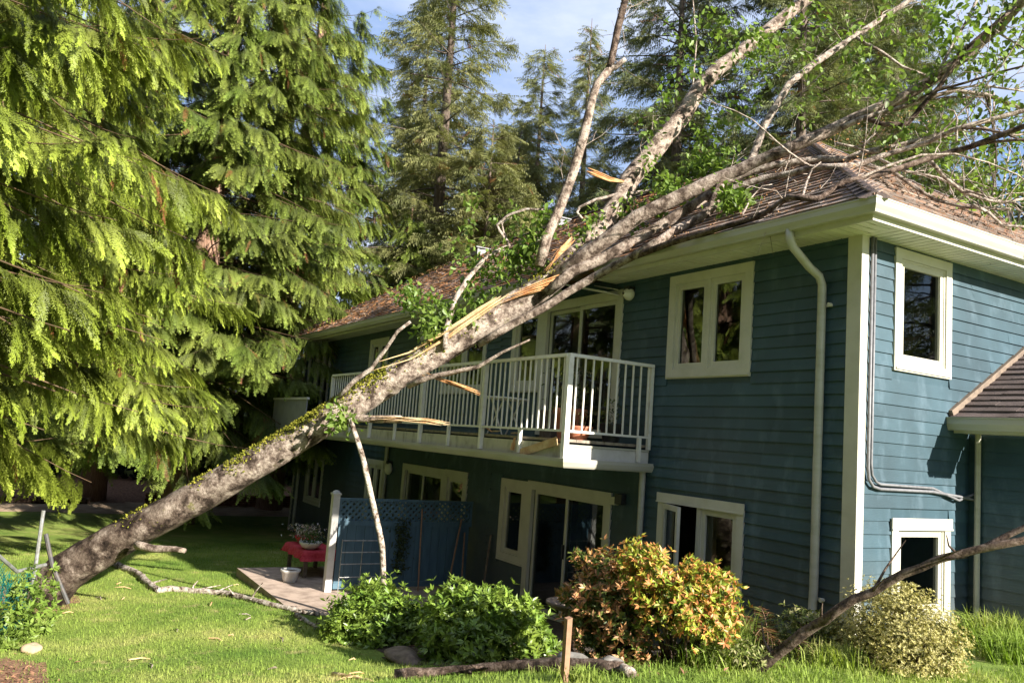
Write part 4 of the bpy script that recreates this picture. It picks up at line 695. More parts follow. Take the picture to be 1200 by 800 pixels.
GARDEN = {'rho1':{'base':[-4.27,-3.09,-0.94],'lobes':[[-4.09,-2.5,-0.87,0.26],[-4.29,-2.58,-0.73,0.22],[-4.43,-3.21,-0.71,0.32],[-4.25,-2.9,-0.73,0.34],[-4.32,-3.4,-0.85,0.25],[-4.06,-2.75,-0.89,0.23],[-4.62,-2.96,-0.64,0.29],[-4.03,-3.11,-0.82,0.27]]},'rho2':{'base':[-2.54,-2.5,-0.74],'lobes':[[-3.13,-2.58,-0.46,0.33],[-2.72,-2.28,-0.42,0.36],[-2.47,-2.61,-0.6,0.32],[-2.5,-2.07,-0.58,0.32],[-2.85,-2.85,-0.65,0.23],[-3.14,-2.42,-0.35,0.22],[-2.83,-1.88,-0.44,0.22],[-2.49,-1.83,-0.68,0.18]]},'pL':{'base':[-0.44,-2.46,-0.25],'lobes':[[-0.65,-2.39,0.43,0.22],[-0.64,-2.52,0.26,0.25],[-0.38,-2.46,0.16,0.25],[-0.61,-2.61,0.02,0.17],[-0.58,-2.15,0.33,0.22],[-0.37,-2.39,-0.04,0.24],[-0.58,-2.54,-0.11,0.19],[-0.84,-2.66,0.22,0.1],[-0.77,-2.62,0.56,0.07]]},'pR':{'base':[0.09,-2.24,-0.14],'lobes':[[-0.14,-2.42,0.62,0.17],[-0.03,-2.39,0.48,0.2],[0.14,-2.28,0.41,0.21],[0.19,-2.02,0.47,0.2],[0.2,-1.88,0.37,0.18],[0.26,-2.25,0.27,0.2],[0.32,-2.04,0.21,0.16],[-0.06,-2.4,0.29,0.18],[-0.17,-2.49,0.7,0.09],[-0.2,-2.51,0.6,0.12],[0.15,-2.12,0.61,0.09]]},'cream':{'base':[0.95,-0.54,-0.06],'lobes':[[0.78,-0.46,0.47,0.14],[0.88,-0.38,0.41,0.17],[0.83,-0.64,0.3,0.24],[1.0,-0.44,0.28,0.22],[1.11,-0.33,0.17,0.19],[0.99,-0.72,0.14,0.24],[0.7,-0.73,0.16,0.18],[0.7,-0.78,0.03,0.15],[1.12,-0.48,0.08,0.19],[0.85,-0.72,0.02,0.18]]},'low1':{'base':[0.06,-0.65,-0.15],'lobes':[[-0.01,-0.63,0.11,0.11],[0.11,-0.61,0.09,0.12],[-0.17,-0.66,-0.05,0.14],[0.1,-0.42,0.04,0.11],[0.22,-0.4,-0.03,0.12],[-0.26,-0.79,-0.14,0.11],[0.34,-0.39,-0.09,0.1]]},'weed':{'base':[0.36,-2.01,-0.1],'lobes':[[0.4,-1.98,0.06,0.11],[0.47,-1.85,0.01,0.11],[0.32,-2.11,-0.01,0.09],[0.46,-1.66,-0.04,0.09]]},'ivy':{'base':[-5.34,-6.58,-1.01],'lobes':[[-5.69,-6.69,-0.52,0.1],[-5.52,-6.58,-0.63,0.11],[-5.39,-6.73,-0.73,0.13],[-5.32,-6.59,-0.85,0.11],[-5.2,-6.75,-0.95,0.13],[-5.38,-6.62,-1.13,0.08],[-5.0,-6.77,-1.11,0.11],[-5.71,-6.53,-0.53,0.06],[-5.83,-6.57,-0.34,0.05],[-5.38,-6.52,-0.74,0.08]]},'fern':[-0.09,-1.13,-0.17],'tuftA':[-0.43,-0.93,-0.25],'tuftR':[0.47,1.31,-0.09],'tuftR2':[1.04,0.74,-0.06],'stake':[0.21,-3.42,-0.12],'bath':[-3.33,-1.03,-0.85],'rock':[-4.88,-6.54,-0.99],'stone':[-2.96,-3.18,-0.81],'pot':[-9.9,-2.38,-1.18],'tb':[-10.27,-1.72,-1.19]}

# ------------------------------------------------------------------ the fallen tree
ft = empty('fallen_tree', tuple(BK['trunk'][0][:3]), 'huge mossy grey tree trunk toppled from the lawn onto the house roof with its limbs', 'fallen tree')
def limb(key, name='limb', mat='limb_bark', n=8, rough=.12, par=None, rs=1.):
    P = [p[:3] for p in BK[key]]; r = [p[3] * rs for p in BK[key]]
    mb = MB(); mb.tube(P, r, n, rough, True, hash_(key)); return mb.build(name, mat, par or ft, True)
def hash_(s): return sum(ord(c) * (i + 3) for i, c in enumerate(s))
def dense(P, r, step):
    out = []; rr = []
    for i in range(len(P) - 1):
        a, b = Vector(P[i]), Vector(P[i + 1]); k = max(1, int((b - a).length / step))
        for j in range(k): out.append(a.lerp(b, j / k)); rr.append(r[i] + (r[i + 1] - r[i]) * j / k)
    out.append(Vector(P[-1])); rr.append(r[-1]); return out, rr
TP = [Vector(p[:3]) for p in BK['trunk']]
TR = np.interp(np.linspace(0, 1, len(TP)), [0, .06, .18, .4, .65, .85, 1], [.29, .255, .232, .205, .188, .182, .15])
tp, tr = dense(TP, TR, .12)
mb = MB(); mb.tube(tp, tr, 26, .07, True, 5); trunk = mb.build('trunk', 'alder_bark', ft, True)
for k in ('A', 'B'): limb(k, n=14, rough=.09)
for k in ('stub4', 'D', 'E', 'Fs', 'J', 'stub', 'stub2'): limb(k, n=10, rs={'stub': .75, 'stub2': .6}.get(k, 1.), mat='limb_bark' if k not in ('J',) else 'grey_bark')
for k in ('D2', 'L', 'I'): limb(k, mat='dark_bark')
for k in ('D3', 'H', 'G', 'K', 'J2', 'M', 'N', 'O', 'P', 'R', 'S', 'X', 'Z', 'AA', 'AB'): limb(k, mat='grey_bark', n=7)
for k in ('Q', 'R2', 'R3', 'U', 'V', 'W', 'Y', 'AC'): limb(k, 'twig', 'grey_bark', n=6)
# fine bare twigs springing from the limbs
def twigs(keys, num, lo, hi, seed, mat='grey_bark', r0=.006):
    rg = random.Random(seed); mb = MB()
    for _ in range(num):
        P = [Vector(p[:3]) for p in BK[rg.choice(keys)]]; i = rg.randrange(max(1, len(P) // 4), len(P)); p = P[i]
        d = (P[i] - P[i - 1]).normalized(); v = (d * rg.uniform(.2, 1) + Vector((rg.gauss(0, 1), rg.gauss(0, 1), rg.gauss(.25, .8))).normalized()).normalized()
        L = rg.uniform(lo, hi); pts = [p]; 
        for k in range(4): v = (v + Vector((rg.gauss(0, .25), rg.gauss(0, .25), rg.gauss(0, .25)))).normalized(); pts.append(pts[-1] + v * L / 4)
        mb.tube(pts, [r0, r0 * .8, r0 * .6, r0 * .45, r0 * .3], 4, 0, False)
        q = pts[2]; v2 = (v + Vector((rg.gauss(0, .6), rg.gauss(0, .6), rg.gauss(0, .6)))).normalized(); mb.tube([q, q + v2 * L * .25, q + v2 * L * .45 + Vector((0, 0, rg.gauss(0, .04)))], [r0 * .6, r0 * .4, r0 * .2], 4, 0, False)
    return tag(mb.build('twig', mat, ft, True), kind='stuff')
twigs(['G', 'H', 'I', 'K', 'L', 'M', 'N', 'O', 'J', 'B', 'Z', 'AA', 'X'], 130, .35, 1.1, 3, 'grey_bark', .007)
twigs(['A', 'D', 'D2', 'J', 'B'], 50, .3, .9, 4, 'grey_bark', .007)
# long bare branches sweeping over the roof corner
rg = random.Random(77)
for k in range(15):
    P = [Vector(p[:3]) for p in BK[rg.choice(['G', 'H', 'I', 'B', 'K', 'G', 'H'])]]; i = rg.randrange(len(P) // 3, len(P) - 1); p = P[i]; d = (P[i + 1] - P[i]).normalized(); v = (d + Vector((rg.gauss(0, .3), rg.gauss(0, .3), rg.gauss(.05, .32)))).normalized(); L = rg.uniform(1.2, 2.8); pts = [p]; r0 = rg.uniform(.010, .019); bend = Vector((rg.gauss(0, .12), rg.gauss(0, .12), rg.gauss(-.05, .12)))
    for q in range(8): v = (v + bend + Vector((rg.gauss(0, .1), rg.gauss(0, .1), rg.gauss(0, .1)))).normalized(); pts.append(pts[-1] + v * L / 8)
    pts = [Vector((a.x, a.y, max(a.z, 4.02 + .667 * min(a.y + .46, .46 - a.x) if (-.5 < a.y and a.x < .5) else a.z))) for a in pts]
    mb = MB(); mb.tube(pts, [r0 * (1.1 - q / 9) for q in range(9)], 6, .08, False, k); o = mb.build('twig', rg.choice(['grey_bark', 'grey_bark', 'limb_bark', 'dark_bark']), ft, True)
    mb = MB()
    for q in range(2): a = pts[rg.randrange(2, 8)]; w = (v + Vector((rg.gauss(0, .8), rg.gauss(0, .8), rg.gauss(.2, .6)))).normalized(); l_ = rg.uniform(.2, .6); mb.tube([a, a + w * l_ * .5, a + w * l_ + Vector((0, 0, rg.gauss(0, .06)))], [r0 * .45, r0 * .3, r0 * .15], 4, 0, False)
    tag(mb.build('side_twig', 'dark_bark', o, True), kind='stuff')
# splintered wood
def splinter(key, w, h, mat, label, par=ft, n=9, seed=1):
    """fibrous wedge: long strips side by side with ragged, pointed free ends"""
    rg = random.Random(seed); P, _ = dense([Vector(p) for p in BK[key]], [1] * len(BK[key]), .05); mb = MB(); m = len(P)
    for j in range(n):
        o = j / (n - 1) - .5; a = int(m * rg.uniform(0, .42) * (1 if j % 3 else .2)); b = m - int(m * rg.uniform(0, .16)); dp = rg.uniform(-.5, .5) * w; fan = rg.gauss(0, .012); ww = w * rg.uniform(.4, .8); hh = h / n * rg.uniform(.9, 1.8); prev = None
        for i in range(a, b):
            k = (i - a) / max(1, b - 1 - a); env = .35 + .65 * min(1, i / (m * .5)); t = min(1, .12 + k * 2.2) * min(1, .25 + (1 - k) * 5)
            d = (P[min(i + 1, m - 1)] - P[max(i - 1, 0)]).normalized(); s = d.cross(Vector((0, 0, 1))).normalized(); u = s.cross(d)
            c = P[i] + u * (o * h * env + fan * (1 - k) * (1 - k) * 2) + s * (dp * env + .006 * math.sin(i * .8 + j))
            ring = [c - s * ww * t / 2 - u * hh * t / 2, c + s * ww * t / 2 - u * hh * t * .4, c + s * ww * t * .4 + u * hh * t / 2, c - s * ww * t / 2 + u * hh * t * .6]
            if prev is not None:
                q = len(mb.v); mb.v += [tuple(x) for x in prev + ring]; mb.f += [(q + x, q + (x + 1) % 4, q + 4 + (x + 1) % 4, q + 4 + x) for x in range(4)]
            prev = ring
    return tag(mb.build('splinter', mat, par), label)
splinter('sp1', .06, .11, 'split_wood', 'raw orange split wood on the trunk', seed=2)
splinter('sp2', .09, .09, 'pale_split_wood', 'long pale split along the top of the trunk', n=4, seed=3)
splinter('sp3', .05, .05, 'split_wood', 'broken reddish branch end', seed=4)
splinter('sp4', .06, .06, 'pale_split_wood', 'pale splintered branch end crossing the railing', seed=5)
splinter('sp5', .05, .075, 'split_wood', 'orange splinter on the upper limb', seed=6)
splinter('sp6', .04, .07, 'split_wood', 'orange split at the fork', seed=7)
# moss cushions on the trunk
def moss_on(P, rad, spots, seed, par, dens=1.):
    rg = np.random.default_rng(seed); VV = []
    tv = np.array([[0, -.5, 0], [0, .5, 0], [1, .12, .25], [1, -.12, .3]]); tt = np.array([[0, 1, 2], [0, 2, 3]])
    Ps, Ds, Ns, Ss = [], [], [], []
    for (i, ang, ext, n) in spots:
        n = int(n * dens); j = np.clip(i + rg.normal(0, ext, n), 0, len(P) - 2); a = ang + rg.normal(0, .5, n)
        for jj, aa in zip(j, a):
            k = int(jj); f = jj - k; c = P[k].lerp(P[k + 1], f); r = rad[k]; t = (P[k + 1] - P[k]).normalized()
            up = (Vector((0, 0, 1)) - t * t.z).normalized(); s = t.cross(up); nn = up * math.cos(aa) + s * math.sin(aa)
            Ps.append(c + nn * (r * rg.uniform(.97, 1.08))); d = (nn * rg.uniform(.3, 1) + Vector(rg.normal(0, .6, 3))); Ds.append(d); Ns.append(Vector(rg.normal(0, 1, 3))); Ss.append(rg.uniform(.010, .032))
    v, t = scatter(tv, tt, np.array(Ps), np.array(Ds), np.array(Ns), np.array(Ss)); return tag(arr_obj('moss', v, t, 'moss', par), kind='stuff')
m_ = len(tp) - 1
moss_on(tp, tr, [(.47 * m_, .5, 1.6, 1500), (.555 * m_, .35, 1.5, 1100), (.60 * m_, .55, 1.2, 700), (.40 * m_, .2, 1.2, 500), (.70 * m_, .8, 2., 350), (.76 * m_, .9, 2., 260), (.92 * m_, .4, 2, 300), (.36 * m_, .6, .8, 300), (.30 * m_, .3, .7, 160), (.2 * m_, .2, 1.2, 140)], 11, trunk)

# ------------------------------------------------------------------ leaves
LV = np.array([[0, 0, 0], [.3, .27, .06], [.65, .22, .05], [1, 0, -.06], [.65, -.22, .05], [.3, -.27, .06], [.5, 0, -.02]], float)
LT = np.array([[0, 6, 1], [1, 6, 2], [2, 6, 3], [0, 5, 6], [5, 4, 6], [4, 3, 6]])
LN = LV * [1, .62, 1]                                                # a narrower leaf
def leaf_cloud(centres, radii, counts, size, seed, droop=.5):
    rg = np.random.default_rng(seed); P = []
    for c, r, n in zip(centres, radii, counts):
        k = max(1, n // 14)                                          # leaves hang in small sprays on twigs
        for q in rg.normal(0, 1, (k, 3)) * np.array(r) * .55 + np.array(c): P.append(q + rg.normal(0, .075, (14, 3)))
    P = np.concatenate(P); n = len(P); D = rg.normal(0, 1, (n, 3)) + [0, 0, -droop]; N = rg.normal(0, .7, (n, 3)) + [.1, -.1, 1]
    return scatter(LV, LT, P, D, N, rg.uniform(size * .6, size * 1.25, n))
def cloud_on(name, par, spots, size, mat, seed, twig=True):
    C = [s[0] for s in spots]; Rr = [s[1] for s in spots]; K = [s[2] for s in spots]
    v, t = leaf_cloud(C, Rr, K, size, seed); return tag(arr_obj(name, v, t, mat, par), kind='stuff')
cloud_on('foliage', ft, [(p, r, n) for p, r, n in LEAF_SPOTS], .095, 'alder_leaf', 21)
# the leaves of the limbs over the roof
sp = []
rg = random.Random(9)
for key, a, n in (('A', 12, 45), ('B', 16, 14), ('J', 5, 38), ('L', 4, 16), ('X', 1, 30), ('AB', 0, 20)):
    for p in BK[key][a:]:
        for _ in range(2): sp.append(((p[0] + rg.gauss(0, .35), p[1] + rg.gauss(0, .35), p[2] + rg.gauss(0, .3)), (.22, .22, .2), int(n * rg.uniform(.2, .8))))
cloud_on('foliage', ft, sp, .10, 'alder_leaf', 22)

# needles, leaves and bark bits lying on the roof
rg = np.random.default_rng(66); n = 5200; x = np.r_[rg.uniform(-18, -4, 4200), rg.uniform(-4, -.5, 1000)]; y = -.4 + rg.random(n) ** 1.3 * 3.9; z = ZE + (y - E0) * PIT + .035
v, t = scatter(LN, LT[[1, 4]], np.stack([x, y, z], 1), rg.normal(0, 1, (n, 3)) * [1, .7, .4], rg.normal(0, .35, (n, 3)) + [0, -.55, .83], rg.uniform(.03, .10, n))
tag(arr_obj('roof_litter', v, t, 'split_wood', roof), kind='stuff')

# ------------------------------------------------------------------ branches on the ground and leaning pieces
def ground_branch(key, label, mat='birch_bark', cat='branch', name='fallen_branch', rs=1., group='broken branches on the lawn', lift=.6, twg=6, free=False):
    pts = []
    for p in BK[key]:
        z = p[2] if free else float(gz(p[0], p[1])) + p[3] * lift
        pts.append((p[0], p[1], z))
    P, r = dense([Vector(p) for p in pts], [p[3] * rs for p in BK[key]], .12); rg = random.Random(hash_(key))
    P = [p + Vector((rg.gauss(0, .008), rg.gauss(0, .008), rg.gauss(0, .005))) for p in P]
    mb = MB(); mb.tube(P, r, 9, .12, True, 3); o = mb.build(name, mat, None, True); tag(o, label, cat, group)
    mb = MB()
    for k in range(twg):
        i = rg.randrange(1, len(P) - 1); d = (P[i + 1] - P[i]).normalized(); s = Vector((rg.gauss(0, 1), rg.gauss(0, 1), abs(rg.gauss(.2, .5)))).normalized(); L = rg.uniform(.08, .3)
        mb.tube([P[i], P[i] + (d * .5 + s) * L * .5, P[i] + (d * .7 + s) * L], [r[i] * .4, r[i] * .25, r[i] * .12], 5, 0, False)
    if mb.v: tag(mb.build('twig', mat, o, True), kind='stuff')
    return o
ground_branch('lb1', 'long crooked pale branch lying across the lawn below the trunk', twg=10)
ground_branch('lb2', 'thin broken branch at the foot of the green bush', twg=6)
ground_branch('lb3', 'short pale stick on the grass in front of the bushes', 'pale_split_wood', twg=2)
ground_branch('log', 'mossy brown log along the front edge of the flower bed', 'dark_bark', 'log', 'fallen_log', group=None, twg=3, lift=.9)
ground_branch('log2', 'short pale log end beside the wooden stake', 'birch_bark', 'log', 'fallen_log', group=None, twg=0, lift=.9)
o = ground_branch('limb', 'long dark fallen limb rising across the lower right corner', 'dark_bark', 'branch', 'fallen_limb', 1.0, None, twg=9, free=True)
mb = MB(); mb.tube([p[:3] for p in BK['limb2']], [p[3] for p in BK['limb2']], 7, .1); mb.build('side_branch', 'dark_bark', o, True)
mb = MB(); P = [Vector(p) for p in BK['stick']]; P[-1].z -= .45; Pd, rd = dense(P, [.032, .033, .036, .038, .042], .12); mb.tube(Pd, rd, 9, .14, True, 8)
tag(mb.build('leaning_branch', 'birch_bark', None, True), 'slender birch-like branch standing upright from the bush to the trunk', 'branch')
rg = random.Random(31)
for k in range(26):                                                 # small twigs and chips scattered over the lawn
    x, y = rg.uniform(-9.5, -2.0), rg.uniform(-6.2, -3.6); L = rg.uniform(.06, .28); a = rg.uniform(0, 6.3); z = float(gz(x, y)) + .015; mb = MB()
    p1 = (x + L * math.cos(a), y + L * math.sin(a)); mb.tube([(x, y, z), ((x + p1[0]) / 2, (y + p1[1]) / 2 + .02, z + .015), (*p1, float(gz(*p1)) + .012)], [.008, .009, .004], 5, .1)
    tag(mb.build('lawn_twig', 'pale_split_wood' if k % 3 else 'grey_bark', None), 'small broken twig lying loose on the lawn grass', 'twig', 'small twigs scattered on the lawn')

# ------------------------------------------------------------------ western red cedars
def frond(n, k, seed, wide=.40, leaf=.30):
    """flat fern-like spray: axis along x, side branchlets with scale-leaf tips"""
    rg = np.random.default_rng(seed); V = []; T = []
    def tri(a, b, c): i = len(V); V.extend([a, b, c]); T.append((i, i + 1, i + 2))
    cz = lambda x, y: -.22 * x * x - .25 * y * y
    P = lambda x, y, e=0.: (x, y, cz(x, y) + e)
    w = .012
    for i in range(4): a, b = i / 4, (i + 1) / 4; tri(P(a, -w * (1 - a)), P(b, 0), P(a, w * (1 - a)))
    for i in range(n):
        for s in (-1, 1):
            t = (i + .35 + .3 * rg.random() + (.25 if s > 0 else 0)) / (n + .3)
            L = wide * (1.05 - t) ** .75 * min(1, .45 + t * 2.2) * rg.uniform(.8, 1.15); an = math.radians(rg.uniform(34, 46) - 12 * t)
            ca, sa = math.cos(an), s * math.sin(an); e = rg.normal(0, .02)
            bw = .011
            bx = lambda q: t + ca * L * q + .16 * L * q * q; by = lambda q: sa * L * q * (1 - .34 * q)
            tri(P(bx(0) - bw, by(0), 0), P(bx(0) + bw, by(0), 0), P(bx(1), by(1), e))
            for j in range(k):
                q = (j + .4) / k; l = leaf * L * (1.15 - q) + .030
                for s2 in (-1, 1):
                    a2 = math.atan2(by(1) - by(0), bx(1) - bx(0)) + s2 * math.radians(rg.uniform(28, 42)); x0, y0 = bx(q), by(q)
                    dx, dy = math.cos(a2), math.sin(a2); h = .010 + .004 * rg.random()
                    tri(P(x0 - dx * .01 + dy * h, y0 - dy * .01 - dx * h, e * q), P(x0 + dx * l, y0 + dy * l, e * q + rg.normal(0, .012)), P(x0 + dx * .01 - dy * h, y0 + dy * .01 + dx * h, e * q))
    return np.array(V), np.array(T)
FR_HI = [frond(9, 5, s, .36, .20) for s in (1, 2, 3, 7)]; FR_LO = [frond(7, 3, s, .36, .28) for s in (4, 5, 6)]
_tip = lambda tv: np.outer(.36 + 1.0 * np.clip(tv[:, 0], 0, 1) ** 1.3, [1.0, .97, .8])  # young tips lighter; bases darkened to paint in the crown's inner shade
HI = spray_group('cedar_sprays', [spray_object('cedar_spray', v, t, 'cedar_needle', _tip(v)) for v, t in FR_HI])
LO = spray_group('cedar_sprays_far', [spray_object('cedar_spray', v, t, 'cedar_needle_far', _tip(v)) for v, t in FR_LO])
def cedar(label, x, y, H, reach, zr, per_m, fpm, size, lod, mat, seed, r0=.35, name='cedar_tree', bias=None, twigs_r=.010):
    rg = np.random.default_rng(seed); z0 = float(gz(x, y)); o = empty(name, (x, y, z0), label, 'tree', 'cedars along the left side of the garden')
    mb = MB(); hs = np.linspace(0, H, 14); ph = rg.uniform(0, 6, 2)
    mb.tube([(x + .10 * math.sin(h * .5 + ph[0]), y + .10 * math.sin(h * .4 + ph[1]), z0 - .2 + h) for h in hs], [r0 * (1.25 if h < .4 else 1) * (1 - h / H) ** .7 + .02 for h in hs], 14, .07, True, seed); mb.build('trunk', 'cedar_bark', o, True)
    ta = np.array([-7.73, -6.47]); td = np.array([.569, .822]); tn = np.array([.822, -.569])      # the gap torn by the falling trunk
    def torn(p, mar=.75): q = (p[:, :2] - ta) @ td; e = (p[:, :2] - ta) @ tn; return ((e > -2.6) & (q > .8) & (q < 7.5) & (p[:, 2] < -.75 + .62 * q)) | (e > -.55) & (e < 6) & (q > -.9) & (q < 7.5) & (p[:, 2] < -1.1 + .72 * np.maximum(q, 0) + mar + .22 * np.maximum(e, 0))
    P, D, N, S = [], [], [], []; bm = MB(); n = int((zr[1] - zr[0]) * per_m)
    for b in range(n):
        h = zr[0] + (zr[1] - zr[0]) * (b + rg.random()) / n; az = rg.uniform(0, 2 * math.pi)
        if bias is not None and rg.random() < .55: az = bias + rg.normal(0, .9)
        L = reach * (1 - h / H) ** .6 * rg.uniform(.70, 1.08)
        if h < 1.2: L *= .85
        ou = np.array([math.cos(az), math.sin(az), 0]); sd = np.array([-ou[1], ou[0], 0]); bend = rg.normal(0, .22); dr = rg.uniform(.36, .66)
        f = lambda s: np.array([x, y, z0 + h]) + ou * L * s + sd * bend * L * s * s + np.array([0, 0, L * (.16 * s - dr * s ** 2 + .20 * s ** 4)])
        ss = np.linspace(0, 1, 9); pts = np.array([f(s) for s in ss]); kk = torn(pts); ke = int(np.argmax(kk)) if kk.any() else 9
        if ke > 1: bm.tube([Vector(p) for p in pts[:ke]], [twigs_r * (1.25 - s) * (1 + L * .18) for s in ss[:ke]], 5, 0, False)
        m = int(L * fpm)
        nc = max(4, int(L * 2.7)); cs = rg.uniform(.24, 1.0, nc) ** .7; cw = rg.normal(0, .30, nc) * (1.12 - cs) * min(1.4, L * .42); ci = rg.integers(0, nc, m)   # sprays gather on side shoots
        s = np.clip(cs[ci] + rg.normal(0, .035, m), .1, 1.0); w = cw[ci] + rg.normal(0, .05, m); w += np.sign(w) * .02
        p = np.array([f(q) for q in s]); tg = norm(np.array([f(q + .02) - f(q - .02) for q in s]))
        p = p + sd[None] * w[:, None] + tg * (np.abs(w) * .55)[:, None]; p[:, 2] -= np.abs(w) * .45
        d = tg * rg.uniform(.35, 1.15, m)[:, None] + sd[None] * (np.sign(w) * rg.uniform(.0, .8, m))[:, None] + np.array([0, 0, -1])[None] * rg.uniform(.25, 1.25, m)[:, None]
        nn = ou[None] * rg.uniform(.2, 1, m)[:, None] + np.array([0, 0, 1])[None] * rg.uniform(.3, .9, m)[:, None] + rg.normal(0, .35, (m, 3))
        ok = ~torn(p + norm(d) * .3, .95 if lod is FR_HI else .75); P.append(p[ok]); D.append(d[ok]); N.append(nn[ok]); S.append((rg.uniform(.6, 1.25, m) * size * (1.08 - .25 * s))[ok])
    P, D, N, S = map(np.concatenate, (P, D, N, S)); k = rg.integers(0, len(lod), len(P)); spray_foliage('foliage', P, D, N, S, k, HI if lod is FR_HI else LO, o)
    tag(bm.build('bough', 'twig_red', o, True), kind='stuff'); return o
cedar('nearest cedar at the left edge with the largest bright drooping sprays', -5.35, -8.65, 19, 3.5, (1.15, 8.2), 12, 34, .54, FR_HI, 'cedar_needle', 41, bias=.9)
cedar('broad cedar behind the foot of the fallen trunk, its boughs sweeping to the balcony', -10.0, -7.9, 22, 4.5, (2.2, 10), 11, 34, .50, FR_HI, 'cedar_needle', 42, bias=.7)
cedar('tall cedar at the far end of the lawn, reaching over the roof corner', -19.6, -2.9, 27, 5.6, (2.4, 17), 20, 42, .62, FR_LO, 'cedar_needle_far', 43, .42, bias=0.2)
cedar('tall cedar rising beyond the far end wall of the house', -23.2, .6, 25, 4.6, (2.5, 18), 18, 40, .62, FR_LO, 'cedar_needle_far', 46, .36, bias=0)
cedar('young bright green cedar rising behind the far end of the roof', -22.5, 4.6, 11.5, 3.0, (1.5, 11), 15, 24, .6, FR_LO, 'cedar_needle_far', 44, .2, bias=0)
cedar('cedar in the bark mulch between the near left cedar and the tall far one', -24.5, -4.6, 25, 5.6, (2.6, 16), 17, 34, .66, FR_LO, 'cedar_needle_far', 47, .36, bias=.2)
cedar('cedar standing at the back between the two left cedars', -16.5, -8.2, 24, 4.6, (3.2, 15), 11, 24, .70, FR_LO, 'cedar_needle_far', 45, .4, bias=.4)

# ------------------------------------------------------------------ firs behind the house
def spray(seed, n=8):
    rg = np.random.default_rng(seed); V = []; T = []
    def tri(a, b, c): i = len(V); V.extend([a, b, c]); T.append((i, i + 1, i + 2))
    tri((0, -.02, 0), (1, 0, -.12), (0, .02, 0))
    for i in range(n):
        for s in (-1, 1):
            t = (i + .5 * rg.random()) / n; L = .42 * (1.1 - t) * rg.uniform(.7, 1.2); a = math.radians(rg.uniform(35, 60)); z = -.12 * t * t
            x1, y1 = t + L * math.cos(a), s * L * math.sin(a); tri((t - .028, 0, z), (x1, y1, z - .08 - .12 * rg.random()), (t + .03, 0, z))
    return np.array(V), np.array(T)
SP = [spray(s) for s in (1, 2, 3)]
FG = {m: spray_group('fir_sprays', [spray_object('fir_spray', v, t, m) for v, t in SP]) for m in ('fir_needle', 'fir_needle_dark')}
def fir(label, x, y, H, Rr, seed, mat='fir_needle', h0=.12, dens=1., sp=.62, droop=.35, name='fir_tree', group='firs behind the house', r0=None, power=.68):
    rg = np.random.default_rng(seed); z0 = float(gz(x, y)); o = empty(name, (x, y, z0), label, 'tree', group); r0 = r0 or H * .014
    mb = MB(); hs = np.linspace(0, H, 10); lean = rg.normal(0, .012, 2); c = lambda h: np.array([x + lean[0] * h, y + lean[1] * h, z0 + h])
    mb.tube([Vector(c(h)) - Vector((0, 0, .2)) for h in hs], [r0 * (1 - h / H) + .015 for h in hs], 9, .05, True, seed); mb.build('trunk', 'fir_bark', o, True)
    bm = MB(); P, D, N, S = [], [], [], []; h = H * h0
    while h < H * .985:
        u = (h / H - h0) / (1 - h0); nb = rg.integers(4, 7); a0 = rg.uniform(0, 6.3)
        for b in range(nb):
            if rg.random() < .10: continue
            az = a0 + b * 2 * math.pi / nb + rg.normal(0, .3); L = (Rr * (1 - u) ** power * min(1, .55 + u * 3) + .15) * rg.uniform(.42, 1.25)
            ou = np.array([math.cos(az), math.sin(az), 0]); sd = np.array([-ou[1], ou[0], 0]); up = .30 * u - .05; dr = droop * (1 - u * .7) * rg.uniform(.6, 1.3)
            f = lambda s: c(h) + ou * L * s + np.array([0, 0, L * (up * s - dr * s * s + .12 * s ** 3)])
            ss = np.linspace(0, 1, 5); bm.tube([Vector(f(s)) for s in ss], [.035 * (1.1 - s) * (.3 + L * .25) for s in ss], 4, 0, False)
            m = max(5, int(L * 7.5 * dens)); s = np.sqrt(rg.uniform(.06, 1.0, m)); w = rg.normal(0, .26, m) * (1.15 - s) * min(1.6, L * .6)
            p = np.array([f(q) for q in s]) + sd[None] * w[:, None]; p[:, 2] -= np.abs(w) * .2 + rg.uniform(0, .15, m)
            d = ou[None] * rg.uniform(.3, 1, m)[:, None] + sd[None] * (np.sign(w) * rg.uniform(.2, .9, m))[:, None] + np.array([0, 0, -1])[None] * rg.uniform(-.1, .75, m)[:, None]
            P.append(p); D.append(d); N.append(rg.normal(0, .45, (m, 3)) + [0, 0, 1]); S.append(rg.uniform(.6, 1.25, m) * sp)
        h += rg.uniform(.35, .60) * max(.6, H / 26)
    P, D, N, S = map(np.concatenate, (P, D, N, S)); k = rg.integers(0, 3, len(P))
    spray_foliage('foliage', P, D, N, S, k, FG[mat], o); tag(bm.build('branch', 'fir_bark', o, True), kind='stuff')
